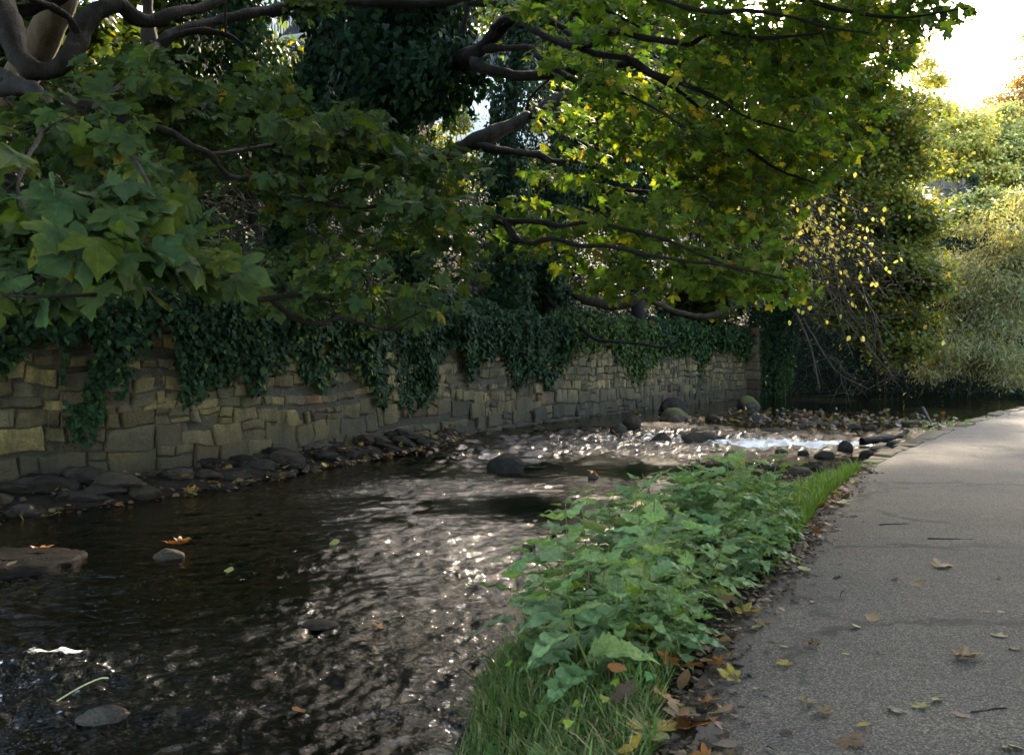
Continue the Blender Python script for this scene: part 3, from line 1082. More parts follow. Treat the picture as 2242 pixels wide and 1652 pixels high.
def clump_points(cen, rad, n, nc, shell=0.45):
    cen = np.array(cen, float)
    rad = np.array(rad, float)
    v = unit(rng.normal(0, 1, (nc, 3)))
    cc = cen + v * rad * (rng.random((nc, 1)) ** 0.45) * 0.9
    i = rng.integers(0, nc, n)
    cr = rng.uniform(0.6, 1.2, nc) * rad.mean() * 1.25 / nc ** 0.36
    u = unit(rng.normal(0, 1, (n, 3)))
    pos = cc[i] + u * (cr[i] * (0.25 + 0.5 * np.abs(rng.normal(0, 1, n))))[:, None] * np.array([1.2, 1.2, 0.6])
    return pos, u, cc


def in_poly(x, y, poly):
    poly = np.array(poly, float)
    ins = np.zeros(len(x), bool)
    for (x1, y1), (x2, y2) in zip(poly, np.roll(poly, -1, 0)):
        c = ((y1 > y) != (y2 > y)) & (x < (x2 - x1) * (y - y1) / (y2 - y1 + 1e-9) + x1)
        ins ^= c
    return ins


def sample_poly(poly, n):
    poly = np.array(poly, float)
    lo, hi = poly.min(0), poly.max(0)
    out = np.zeros((0, 2))
    while len(out) < n:
        q = rng.uniform(lo, hi, (n * 3, 2))
        out = np.concatenate([out, q[in_poly(q[:, 0], q[:, 1], poly)]])
    return out[:n]


def grow_sprays(root, skel, regions, pal, edgepal, size=(0.12, 0.17), tpls=T_SYC, mat='sycamore', per=(5, 9), face=(0.22, -0.55, 0.75), yellow=None, fj=0.42, spread=0.2, dens=1.0):
    pts = np.concatenate([q[:, :3] for q in skel])
    pr = np.concatenate([q[:, 3] for q in skel])
    cen, reg = [], []
    for k, (poly, cnt, d0, d1, *mu) in enumerate(regions):
        cnt = max(3, int(cnt * (1 if mu else dens)))
        reg += [mu[0] if mu else 1.0] * cnt
        q = sample_poly(poly, cnt)
        dd = rng.uniform(d0, d1, cnt)
        cen.append(np.array([P(a, bb, c) for (a, bb), c in zip(q, dd)]))
    cen = np.concatenate(cen)
    best = np.array([np.min(np.sum((pts - c) ** 2, 1)) for c in cen])
    order = np.argsort(best)
    tw = MB()
    LP, LD, LN, LS = [], [], [], []
    buf = np.zeros((len(pts) + len(cen) * 5, 3))
    buf[:len(pts)] = pts
    br = np.zeros(len(buf))
    br[:len(pts)] = pr
    nb = len(pts)
    facev = np.array(face)
    for k in order:
        c = cen[k]
        dv = buf[:nb] - c
        dd = np.sum(dv * dv, 1) + 0.15 * np.maximum(dv[:, 2], 0) ** 2
        i = int(np.argmin(dd))
        a = buf[i]
        L = np.linalg.norm(c - a)
        if L < 0.08:
            a = a + rng.normal(0, 0.06, 3)
            L = 0.1
        dirv = (c - a) / max(L, 1e-6)
        mid = (a + c) / 2 + rng.normal(0, 0.07, 3) * L + np.array([0, 0, -0.06 * L])
        q = catmull([a, mid, c], 3)
        r0 = min(br[i] * 0.7, 0.004 + 0.008 * L)
        rr = np.linspace(max(r0, 0.003), 0.0022, len(q))
        tw.tube(q, rr, 5)
        new = q[2:-1]
        m = min(len(new), 4)
        buf[nb:nb + m] = new[:m]
        br[nb:nb + m] = rr[2:2 + m]
        nb += m
        hd = unit(np.array([dirv[0], dirv[1], dirv[2] * 0.3]) + rng.normal(0, 0.1, 3))
        nl = random.randint(*per)
        for j in range(nl):
            ang = random.uniform(-2.0, 2.0)
            ca, sa = math.cos(ang), math.sin(ang)
            o = np.array([hd[0] * ca - hd[1] * sa, hd[0] * sa + hd[1] * ca, random.uniform(-0.25, 0.35)])
            base = c - dirv * random.uniform(0, min(0.2, L))
            pl = random.uniform(0.35, 1.0) * spread
            e = base + unit(o) * pl
            tw.tube(np.array([base, (base + e) / 2 + [0, 0, 0.012], e]), [0.0022, 0.0016, 0.0014], 3)
            N = unit(facev + rng.normal(0, fj, 3))
            D = o * 0.55 + np.array([0, 0, -0.55]) + rng.normal(0, 0.25, 3)
            D = D - N * (D @ N)
            LP.append(e)
            LD.append(D)
            LN.append(N)
            LS.append(random.uniform(*size) * reg[k] * (0.6 if random.random() < 0.2 else 1))
    tw.build('twigs', M['twig'], root, smooth=True)
    LP, LD, LN, LS = map(np.array, (LP, LD, LN, LS))
    col = pick(pal, len(LP), 0.2)
    ed = pick(edgepal, len(LP), 0.2)
    ed = 0.5 * ed + 0.5 * col
    if yellow is not None:
        f = yellow(LP)
        y = rng.random(len(LP)) < f
        yc = pick([(3, (0.42, 0.36, 0.05)), (3, (0.3, 0.3, 0.04)), (0.4, (0.3, 0.18, 0.04))], len(LP), 0.15)
        col[y] = yc[y]
        ed[y] = yc[y] * [0.9, 0.8, 0.8]
    V, T, Cc = leaves(tpls, LP, LD, LN, LS, col, ed)
    mk('crown', V, T, M[mat], root, tint=Cc, vec=LASTLC)
    return len(LP)


def ivy_sleeve(root, q, n, thick=0.25, size=(0.08, 0.13), pal=IVYC, tpl=T_IVY, name='ivy'):
    i = rng.integers(0, len(q), n)
    p = q[i, :3]
    r = q[i, 3]
    t = unit(np.gradient(q[:, :3], axis=0))[i]
    v = rng.normal(0, 1, (n, 3))
    rad = unit(v - t * np.sum(v * t, 1, keepdims=True))
    cl = 0.4 + 0.9 * np.clip(fbm(p * 1.5 + rad * 0.8, 3, 150) + 0.35, 0, 1.2)
    pos = p + rad * (r + thick * cl * rng.random(n) ** 0.5)[:, None] + rng.normal(0, 0.03, (n, 3)) + t * rng.uniform(-0.15, 0.15, (n, 1))
    N = unit(rad + [0, 0, 0.4] + rng.normal(0, 0.35, (n, 3)))
    D = unit(np.array([0, 0, -1.0]) + rng.normal(0, 0.45, (n, 3)))
    col = pick(pal, n, 0.25)
    V, T, Cc = leaves(tpl, pos, D, N, rng.uniform(*size, n), col, col * 1.1)
    return mk(name, V, T, M['ivy'], root, tint=Cc)


SYC_SHADED = [(5, (0.030, 0.060, 0.037)), (3, (0.038, 0.068, 0.030)), (1.5, (0.055, 0.082, 0.016)), (0.3, (0.13, 0.11, 0.02))]  # left tree's leaf tints, with its shade put into the colour
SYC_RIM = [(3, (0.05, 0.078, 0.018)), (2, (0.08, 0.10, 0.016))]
SYC_LIT = [(5, (0.085, 0.145, 0.03)), (4, (0.115, 0.175, 0.03)), (2.5, (0.16, 0.2, 0.03))]  # right tree's leaf tints, with the backlight put into the colour

# --- A: pale trunked sycamore on the left whose limbs come towards the camera
A = empty('sycamore_tree', hill(np.array([s_of(20) + 1.0]), np.array([0.5]))[0], 'pale trunked sycamore at the left with a U shaped dark limb and big drooping leaves', 'tree')
sk = []
add_limb(A, [(-75, 560, 12.3, 95), (-60, 400, 12.2, 90), (-25, 290, 12.0, 80), (25, 200, 11.7, 72), (75, 120, 11.5, 66), (112, 45, 11.3, 62), (140, -20, 11.2, 58), (165, -160, 11.0, 48)], M['bark_pale'], 'trunk', 14, None, 0.12)
add_limb(A, [(20, 210, 11.6, 30), (65, 248, 11.2, 22), (105, 283, 10.9, 18), (157, 320, 10.6, 14), (215, 365, 10.4, 8)], M['bark_brown'], skel=sk)
add_limb(A, [(-70, 330, 12.0, 60), (-80, 150, 10.0, 60), (-30, -40, 8.0, 62), (0, 16, 6.6, 58), (16, 65, 6.3, 54), (34, 112, 6.1, 50), (65, 147, 6.0, 46), (105, 155, 6.0, 44), (141, 139, 6.0, 42), (167, 97, 6.1, 46), (188, 52, 6.2, 40), (222, 26, 6.3, 42), (262, 20, 6.4, 42), (290, 42, 6.5, 42), (327, 55, 6.6, 36), (392, 34, 6.8, 28), (445, 14, 7.0, 22), (500, -12, 7.2, 16), (560, -60, 7.4, 10)], M['bark'], skel=sk)
add_limb(A, [(165, 70, 6.1, 18), (146, 37, 6.0, 18), (110, 14, 5.9, 17), (73, 0, 5.8, 16), (20, -30, 5.6, 14)], M['bark'], skel=sk)
add_limb(A, [(-60, 40, 8.5, 34), (0, 30, 8.4, 30), (65, 20, 8.3, 26), (120, 8, 8.2, 20), (200, -40, 8.0, 14)], M['bark'], skel=sk)
add_limb(A, [(-80, 200, 10.5, 60), (-40, 195, 8.0, 50), (10, 192, 6.2, 42), (60, 197, 5.6, 32), (110, 214, 5.3, 26), (157, 226, 5.2, 22), (209, 232, 5.2, 20), (262, 262, 5.2, 17), (314, 277, 5.2, 15), (379, 296, 5.3, 14), (419, 322, 5.3, 12), (458, 338, 5.4, 12), (484, 372, 5.5, 11), (512, 391, 5.6, 11), (584, 390, 5.8, 9), (650, 405, 6.0, 8), (685, 430, 6.1, 10), (738, 448, 6.2, 9), (790, 450, 6.3, 9), (895, 443, 6.5, 8), (947, 458, 6.7, 7), (1062, 478, 7.0, 6)], M['bark'], skel=sk)
add_limb(A, [(0, 160, 6.6, 30), (52, 186, 6.0, 26), (78, 205, 5.8, 22)], M['bark'], skel=sk)
add_limb(A, [(209, 232, 5.2, 18), (250, 300, 4.6, 12), (300, 360, 4.2, 10), (330, 430, 3.9, 9), (300, 520, 3.6, 9), (241, 606, 3.3, 10), (209, 630, 3.2, 10), (157, 637, 3.1, 8), (80, 642, 3.0, 6), (0, 639, 3.0, 5)], M['bark'], skel=sk)
add_limb(A, [(110, 214, 5.3, 18), (90, 290, 4.4, 12), (60, 360, 3.8, 9), (40, 430, 3.4, 7), (90, 520, 3.1, 6)], M['bark'], skel=sk)
add_limb(A, [(300, 520, 3.7, 8), (400, 580, 4.4, 8), (489, 628, 5.2, 10), (523, 646, 5.6, 11), (562, 656, 5.9, 12), (633, 647, 6.2, 12), (685, 650, 6.4, 10), (738, 661, 6.6, 7)], M['bark'], skel=sk)
add_limb(A, [(590, 655, 6.1, 10), (623, 678, 6.2, 11), (646, 694, 6.3, 12), (701, 707, 6.4, 12), (738, 699, 6.5, 9), (803, 717, 6.7, 7), (855, 725, 6.9, 6), (921, 704, 7.1, 5), (989, 673, 7.3, 4)], M['bark'], skel=sk)
add_limb(A, [(327, 100, 7.2, 26), (345, 103, 7.2, 28), (392, 69, 7.4, 26), (471, 47, 7.7, 24), (555, 27, 8.0, 24), (620, 16, 8.3, 24), (664, 4, 8.5, 22), (738, 0, 8.8, 22), (816, 5, 9.2, 24), (947, 6, 9.6, 22), (1040, -10, 9.9, 16)], M['bark'], skel=sk)
add_limb(A, [(340, 106, 7.1, 20), (392, 78, 7.2, 17), (445, 69, 7.3, 15), (497, 77, 7.4, 10), (530, 95, 7.5, 6)], M['bark'], skel=sk)
add_limb(A, [(494, -30, 7.3, 7), (494, 20, 7.3, 6), (493, 76, 7.3, 5)], M['bark'], skel=sk)
add_limb(A, [(209, 232, 5.3, 16), (300, 150, 6.2, 18), (340, 105, 7.1, 24)], M['bark'], skel=sk)
add_limb(A, [(458, 338, 5.5, 10), (560, 325, 6.0, 9), (640, 320, 6.4, 8), (751, 317, 6.8, 10), (790, 324, 7.0, 9), (842, 340, 7.2, 8), (921, 349, 7.4, 6), (990, 345, 7.6, 5)], M['bark'], skel=sk)
RA = [([(0, 390), (110, 370), (210, 410), (300, 440), (330, 500), (300, 590), (150, 650), (60, 660), (0, 620)], 26, 3.0, 4.0, 1.35),
      ([(250, 430), (420, 470), (500, 560), (500, 620), (400, 620), (300, 590)], 18, 3.5, 4.8, 1.3),
      ([(0, 230), (120, 240), (250, 260), (350, 330), (330, 420), (120, 390), (0, 380)], 36, 4.2, 6.2),
      ([(190, 110), (280, 75), (330, 110), (420, 150), (470, 220), (420, 310), (300, 300), (160, 270), (90, 210)], 62, 5.2, 7.4),
      ([(400, 160), (540, 130), (640, 190), (700, 250), (740, 300), (640, 330), (560, 410), (440, 380), (350, 300)], 66, 5.6, 7.8),
      ([(640, 270), (760, 250), (870, 310), (990, 330), (1000, 380), (880, 390), (750, 380), (660, 370)], 48, 6.2, 8.4),
      ([(540, 390), (720, 380), (900, 400), (1050, 450), (1060, 490), (900, 480), (760, 490), (600, 480)], 40, 6.0, 8.0),
      ([(600, 500), (740, 500), (860, 540), (950, 610), (1000, 680), (930, 700), (790, 680), (660, 650), (560, 640), (500, 600)], 46, 6.3, 8.2),
      ([(500, 620), (640, 640), (760, 690), (740, 720), (640, 700), (540, 670)], 10, 6.3, 7.6),
      ([(720, 240), (900, 260), (1040, 330), (1080, 400), (960, 420), (800, 380)], 26, 7.0, 9.2),
      ([(0, 240), (240, 240), (460, 330), (520, 420), (330, 440), (100, 400)], 30, 6.0, 8.4),
      ([(850, 430), (1080, 470), (1130, 560), (1050, 640), (960, 600), (880, 520)], 22, 7.2, 9.0),
      ([(560, -20), (760, -20), (700, 40), (600, 45)], 8, 7.9, 10.0)]
def top_shade_crown(root, clumps, n, pal, size):  # crown clumps above the view, placed to block sky light
    pos, uu = [], []
    for cen, rad, w, nc in clumps:
        p, u, cc = clump_points(cen, rad, int(n * w), nc)
        pos.append(p)
        uu.append(u)
    pos, u = np.concatenate(pos), np.concatenate(uu)
    el = (pos[:, 2] - CAM_Z) / np.maximum(pos[:, 1], .5)
    kp = (el > 0.40) | (pos[:, 1] < 0)
    pos, u = pos[kp], u[kp]
    m = len(pos)
    V, T, Cc = leaves(T_SYCLO, pos, unit(u + [0, 0, -.4] + rng.normal(0, .4, (m, 3))), unit(u * .4 + [0, 0, .9] + rng.normal(0, .4, (m, 3))), rng.uniform(*size, m), pick(pal, m, .2))
    mk('upper_shade_crown', V, T, M['sycamore'], root, tint=Cc)


grow_sprays(A, sk, RA, SYC_SHADED, SYC_RIM, (0.088, 0.138), per=(5, 8), spread=0.16, dens=1.05, fj=.55, mat='sycamore_shade')
top_shade_crown(A, [((-6.5, 11, 10), (4.5, 4.5, 3.5), .5, 40), ((-5, 6.5, 7.5), (3, 3, 2), .3, 24), ((-8, 16, 13), (4, 4, 4), .2, 30), ((-4.2, 8, 9), (2.2, 4, 2), .35, 30), ((-3.2, 4.5, 8), (3, 3.5, 1.6), .5, 40), ((0, 2.5, 8.5), (3, 2.5, 1.4), .3, 30)], 15000, SYC_SHADED, (.16, .24))

# --- B: ivy clad sycamore whose limbs fan out to the right over the river
Bt = empty('sycamore_tree', hill(np.array([s_of(600)]), np.array([0.3]))[0], 'ivy clad dark sycamore fanning green and yellow leaves over the river', 'tree')
sk = []
tq = add_limb(Bt, [(590, 760, 15.2, 55), (605, 700, 15.2, 40), (625, 560, 15.2, 38), (640, 420, 15.1, 40), (680, 350, 14.8, 46), (730, 300, 14.4, 50), (790, 262, 14.0, 52), (830, 240, 13.7, 50)], M['bark'], 'trunk', 12)
lq = add_limb(Bt, [(820, 250, 13.8, 52), (880, 218, 13.3, 48), (930, 180, 12.9, 44), (965, 150, 12.6, 44), (1005, 132, 12.3, 42), (1045, 118, 12.0, 36), (1075, 85, 11.8, 32), (1105, 55, 11.6, 30), (1150, 18, 11.4, 24), (1200, -20, 11.2, 18)], M['bark'], n=12, skel=sk)
l2 = add_limb(Bt, [(640, 430, 15.1, 36), (690, 250, 15.0, 34), (720, 120, 15.0, 30), (760, -20, 15.0, 24), (790, -160, 15, 16)], M['bark'], n=10)
l3 = add_limb(Bt, [(830, 240, 13.8, 26), (880, 140, 13.8, 22), (900, 60, 13.8, 18), (930, -40, 13.8, 12)], M['bark'], n=8)
add_limb(Bt, [(985, 140, 12.4, 26), (1005, 90, 12.3, 18), (1020, 40, 12.2, 12), (1030, -20, 12.2, 8)], M['bark'], skel=sk)
add_limb(Bt, [(1035, 125, 12.1, 30), (1050, 145, 11.9, 26), (1109, 160, 11.6, 24), (1187, 165, 11.3, 22), (1276, 152, 10.9, 18), (1344, 146, 10.6, 14), (1381, 138, 10.4, 12)], M['bark'], skel=sk)
add_limb(Bt, [(1060, 108, 11.9, 20), (1109, 104, 11.5, 14), (1161, 106, 11.1, 13), (1178, 126, 10.9, 13), (1214, 147, 10.6, 13), (1240, 167, 10.4, 13), (1271, 180, 10.2, 11), (1339, 194, 9.8, 8), (1420, 230, 9.4, 6), (1500, 280, 9, 4)], M['bark'], skel=sk)
add_limb(Bt, [(1030, 5, 11.4, 18), (1109, 13, 10.8, 16), (1148, 31, 10.4, 16), (1214, 50, 9.9, 14), (1248, 76, 9.6, 12), (1262, 100, 9.4, 11)], M['bark'], skel=sk)
add_limb(Bt, [(1080, 60, 11.6, 16), (1109, 40, 10.9, 14), (1143, 48, 10.5, 14), (1167, 68, 10.2, 14), (1214, 86, 9.8, 14), (1250, 98, 9.4, 15), (1297, 98, 9.1, 13), (1334, 74, 8.9, 14), (1360, 68, 8.8, 14), (1410, 83, 8.6, 14), (1475, 92, 8.4, 13), (1512, 97, 8.3, 11), (1541, 81, 8.2, 10), (1580, 73, 8.1, 9), (1684, 84, 7.9, 7), (1800, 70, 7.7, 5)], M['bark'], skel=sk)
add_limb(Bt, [(1250, 99, 9.4, 13), (1305, 118, 9.2, 13), (1381, 131, 9.0, 13), (1423, 160, 8.9, 12), (1483, 180, 8.8, 10), (1541, 204, 8.7, 9), (1588, 228, 8.6, 8), (1640, 258, 8.5, 6), (1740, 290, 8.4, 4)], M['bark'], skel=sk)
add_limb(Bt, [(1170, 0, 10.0, 12), (1260, -5, 9.4, 11), (1350, 35, 8.8, 8), (1400, 60, 8.6, 6)], M['bark'], skel=sk)
add_limb(Bt, [(1400, -20, 8.6, 12), (1460, 5, 8.2, 11), (1540, 24, 7.9, 10), (1640, 18, 7.6, 9), (1690, 26, 7.5, 8), (1790, 50, 7.3, 6), (1900, 70, 7.1, 4)], M['bark'], skel=sk)
add_limb(Bt, [(1560, -20, 8.4, 12), (1720, -5, 8.2, 10), (1860, 32, 8.0, 9), (1960, 42, 7.9, 6), (2040, 35, 7.8, 4), (2120, 20, 7.7, 3)], M['bark'], skel=sk)
add_limb(Bt, [(870, 460, 8.6, 12), (947, 460, 8.6, 12), (1062, 477, 8.5, 18), (1099, 484, 8.5, 18), (1130, 520, 8.4, 13), (1161, 534, 8.3, 11), (1214, 526, 8.2, 10), (1266, 541, 8.1, 9), (1323, 542, 8.0, 9), (1381, 553, 7.9, 9), (1433, 563, 7.8, 8), (1517, 576, 7.7, 7), (1606, 587, 7.6, 6), (1720, 610, 7.5, 4)], M['bark'], skel=sk)
add_limb(Bt, [(1090, 483, 8.5, 12), (1182, 486, 8.4, 12), (1229, 492, 8.3, 11), (1292, 484, 8.2, 9), (1360, 498, 8.1, 9), (1449, 521, 8.0, 8), (1528, 555, 7.9, 6), (1640, 600, 7.8, 4)], M['bark'], skel=sk)
add_limb(Bt, [(640, 440, 14.0, 22), (720, 440, 11.0, 16), (800, 455, 9.2, 14), (870, 460, 8.6, 12)], M['bark'], skel=sk)
add_limb(Bt, [(1381, 138, 10.4, 10), (1500, 210, 10.4, 9), (1600, 300, 10.4, 8), (1700, 370, 10.3, 6), (1780, 400, 10.3, 4)], M['bark'], skel=sk)
RB = [([(1060, -20), (1500, -20), (1560, 60), (1500, 130), (1300, 90), (1180, 40)], 60, 8.5, 11.2),
      ([(1500, -20), (1880, -20), (1930, 60), (1880, 160), (1780, 240), (1600, 210), (1480, 150), (1520, 70)], 130, 7.9, 10.4),
      ([(1250, 110), (1480, 190), (1700, 260), (1800, 300), (1700, 350), (1500, 330), (1340, 300), (1250, 210)], 110, 9.1, 11.6),
      ([(1330, 250), (1600, 290), (1800, 280), (1860, 360), (1780, 430), (1640, 450), (1500, 400), (1360, 340)], 260, 10.5, 14.1),
      ([(1150, 240), (1300, 230), (1330, 300), (1250, 330)], 10, 10.5, 12.6),
      ([(1080, 440), (1250, 430), (1340, 470), (1300, 560), (1200, 600), (1100, 560)], 26, 8.7, 10.2),
      ([(1300, 430), (1500, 440), (1640, 500), (1740, 560), (1780, 620), (1760, 680), (1640, 680), (1560, 640), (1400, 600), (1300, 560)], 110, 8.1, 10.4),
      ([(1160, 590), (1320, 590), (1480, 640), (1420, 680), (1300, 640), (1200, 620)], 14, 8.7, 10.0),
      ([(1500, 380), (1640, 430), (1780, 480), (1700, 520), (1560, 470)], 42, 9.9, 12.6),
      ([(1900, -10), (2090, -10), (2110, 30), (2000, 80), (1900, 70)], 18, 8.3, 9.8),
      ([(1150, 90), (1330, 120), (1300, 190), (1180, 150)], 14, 9.9, 12.1), ([(1760, 60), (1960, 60), (2000, 180), (1920, 330), (1840, 340), (1780, 200)], 70, 9.4, 12.6), ([(1180, 330), (1340, 340), (1500, 430), (1300, 440), (1150, 400)], 22, 9.5, 12.1)]


def yel(p):
    d = p[:, 1]
    return np.clip(0.07 + 0.06 * (d - 9.5), 0.07, 0.32)  # yellow leaves increase with depth, also standing in for sunlit ones


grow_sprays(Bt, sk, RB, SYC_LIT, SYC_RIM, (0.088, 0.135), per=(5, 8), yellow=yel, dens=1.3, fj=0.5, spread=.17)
top_shade_crown(Bt, [((4.6, 12, 7.6), (3.2, 3, 1.5), .5, 40), ((0.3, 19.5, 10.6), (2.3, 4, 1.7), .6, 40), ((2.7, 16.5, 10.0), (1.7, 3, 1.5), .45, 30), ((3.0, 7.5, 6.2), (2.0, 2.2, 1.0), .25, 20), ((-4.6, 19, 13.5), (1.9, 4, 3.5), .6, 36), ((-4.5, 15, 11.5), (2.2, 3, 3), .5, 26)], 7000, SYC_LIT, (.18, .26))
ivy_sleeve(Bt, np.concatenate([tq[6:], lq[:26]]), 3600, 0.42, (0.09, 0.14))
ivy_sleeve(Bt, l2, 5200, 0.75, (0.1, 0.15))
ivy_sleeve(Bt, l3, 4200, 0.85, (0.1, 0.15))
ivy_sleeve(Bt, tq[:20], 1500, 0.15, (0.08, 0.12))

# --- D: brown limbed tree, pale limb crossing the middle
Dt = empty('bank_tree', hill(np.array([s_of(345) + 1]), np.array([0.8]))[0], 'brown trunked tree on the bank whose pale limb rises through the middle of the leaves', 'tree')
add_limb(Dt, [(335, 640, 14.3, 66), (340, 540, 14.3, 60), (352, 450, 14.2, 56), (366, 390, 14.1, 55), (366, 335, 14.0, 54), (350, 240, 14.0, 44), (330, 120, 14, 36), (320, -40, 14, 28)], M['bark_brown'], 'trunk', 12)
dq = add_limb(Dt, [(366, 345, 14.0, 44), (430, 310, 14.2, 38), (560, 305, 14.4, 34), (680, 328, 14.6, 33), (800, 346, 14.8, 32), (900, 346, 14.9, 32), (965, 340, 15.0, 33), (1040, 310, 15.1, 36), (1109, 278, 15.2, 30), (1161, 251, 15.3, 28), (1214, 222, 15.4, 26), (1266, 201, 15.5, 25), (1326, 162, 15.6, 22), (1394, 118, 15.7, 18), (1440, 60, 15.8, 14)], M['bark_brown'], n=11)
add_limb(Dt, [(1030, 316, 15.1, 22), (1109, 330, 14.9, 17), (1182, 340, 14.8, 14), (1215, 352, 14.8, 9), (1280, 344, 14.7, 4)], M['bark_brown'])
add_limb(Dt, [(1182, 341, 14.8, 11), (1214, 366, 14.7, 10), (1255, 392, 14.6, 9), (1339, 413, 14.5, 8), (1449, 421, 14.4, 7), (1560, 432, 14.3, 5)], M['bark'])
add_limb(Dt, [(1155, 255, 15.3, 14), (1198, 272, 15.0, 10), (1240, 298, 14.8, 9), (1292, 322, 14.6, 8), (1355, 337, 14.4, 7), (1449, 353, 14.2, 5)], M['bark'])
add_limb(Dt, [(1155, 254, 15.3, 10), (1162, 215, 15.2, 8), (1195, 180, 15.1, 5), (1230, 155, 15, 3)], M['bark'])
sk = [dq[-40:]]
RD = [([(1120, 180), (1400, 120), (1500, 200), (1600, 320), (1500, 420), (1330, 400), (1180, 280)], 90, 13.5, 16.5)]
grow_sprays(Dt, sk, RD, SYC_LIT + [(3, (0.16, 0.17, 0.03))], SYC_RIM, (0.11, 0.15), T_SYCLO, per=(6, 9), yellow=lambda p: np.full(len(p), 0.2))

# --- E, F: ivy pillars on the bank with bare curved limbs
for (spec, lab, nn, th) in (
        ([(1090, 800, 24.5, 40), (1105, 700, 24.6, 34), (1128, 600, 24.8, 32), (1120, 480, 25, 34), (1110, 360, 25.2, 36), (1120, 220, 25.4, 34), (1140, 60, 25.6, 30), (1150, -80, 25.6, 20)], 'ivy smothered trunk standing tall behind the pale limb', 9000, 0.85),
        ([(1195, 760, 26.5, 36), (1200, 650, 26.6, 30), (1205, 560, 26.8, 30), (1225, 420, 27, 28), (1235, 250, 27.2, 24), (1250, 60, 27.4, 16)], 'ivy wrapped tree whose bare limb sags in a wide curve above the wall', 5200, 0.6),
        ([(1400, 720, 31, 30), (1390, 600, 31, 28), (1370, 460, 31.2, 26), (1360, 300, 31.5, 24), (1380, 120, 31.8, 16)], 'dark ivy covered trunk behind the lower yellow green leaves', 6500, 0.9),
        ([(900, 720, 20.5, 34), (905, 600, 20.8, 30), (890, 480, 21, 30), (870, 330, 21.3, 30), (850, 160, 21.6, 24), (840, -40, 21.8, 18)], 'ivy smothered trunk in the shade left of the tall pillar', 5200, 0.6),
        ([(560, 560, 18.5, 34), (555, 400, 18.7, 30), (540, 240, 19, 26), (530, 60, 19.3, 20), (520, -90, 19.4, 14)], 'slim ivy covered trunk half hidden by the nearest sycamore leaves', 6000, 0.8)):
    r = empty('ivy_clad_tree', P(spec[0][0], spec[0][1], spec[0][2]), lab, 'tree')
    q = add_limb(r, spec, M['bark'], 'trunk', 10)
    ivy_sleeve(r, q[6:], nn, th, (0.1, 0.16), IVYC + [(1, (0.035, 0.06, 0.012))], T_IVL)
    if 'sags' in lab:
        add_limb(r, [(1200, 575, 26.7, 20), (1222, 610, 26.4, 22), (1255, 640, 26.2, 24), (1300, 658, 26, 24), (1345, 668, 25.8, 22), (1390, 655, 25.6, 20), (1430, 625, 25.4, 16), (1480, 590, 25.2, 10)], M['bark_brown'])
        add_limb(r, [(1203, 600, 26.6, 12), (1204, 655, 26.2, 12), (1222, 675, 26, 12), (1255, 700, 25.8, 11), (1300, 740, 25.4, 9), (1330, 747, 25.2, 8), (1400, 752, 25, 7), (1450, 760, 24.9, 6), (1490, 745, 24.8, 4)], M['bark'])
        add_limb(r, [(1410, 650, 25.6, 12), (1480, 680, 25.5, 12), (1540, 692, 25.4, 12), (1600, 678, 25.3, 10), (1650, 655, 25.2, 6)], M['bark_brown'])

# ------------------------------------------------------------------ tree crowns built of leaf clumps
def crown_tree(name, base, trunk, clumps, leafn, size, pal, label, mat='smallleaf', tpl=T_RH, group=None, droop=-0.3, up=0.9, barkm='bark', nbranch=16, r0=0.16):
    root = empty(name, base, label, 'tree', group)
    b = MB()
    tp = catmull(np.array(trunk), 6)
    b.tube(tp, np.linspace(r0, r0 * 0.3, len(tp)), 9, 0.15)
    pos, N, cs = [], [], []
    tot = sum(c[2] for c in clumps)
    for cen, rad, w, nc in clumps:
        p, u, cc = clump_points(cen, rad, int(leafn * w / tot), nc)
        pos.append(p)
        N.append(u)
        cs.append(cc)
    pos, u, cc = np.concatenate(pos), np.concatenate(N), np.concatenate(cs)
    for k in rng.choice(len(cc), min(nbranch, len(cc)), replace=False):
        i = rng.integers(len(tp) // 3, len(tp))
        a = tp[i]
        m = (a + cc[k]) / 2 + rng.normal(0, 0.25, 3)
        q = catmull([a, m, cc[k] + rng.normal(0, .3, 3)], 5)
        b.tube(q, np.linspace(r0 * 0.3, 0.012, len(q)), 6)
    b.build('trunk', M[barkm], root, smooth=True)
    n = len(pos)
    Nn = unit(u * 0.5 + np.array([0, -0.15, up]) + rng.normal(0, 0.45, (n, 3)))
    D = unit(u * [1, 1, 0.2] + np.array([0, 0, droop]) + rng.normal(0, 0.5, (n, 3)))
    col = pick(pal, n, 0.22)
    V, T, Cc = leaves(tpl, pos, D, Nn, rng.uniform(*size, n), col)
    mk('crown', V, T, M[mat], root, tint=Cc)
    return root


def E(px, py, d, rx, ry, rd, w, nc):
    return (P(px, py, d), (rx * d / F, rd, ry * d / F), w, nc)


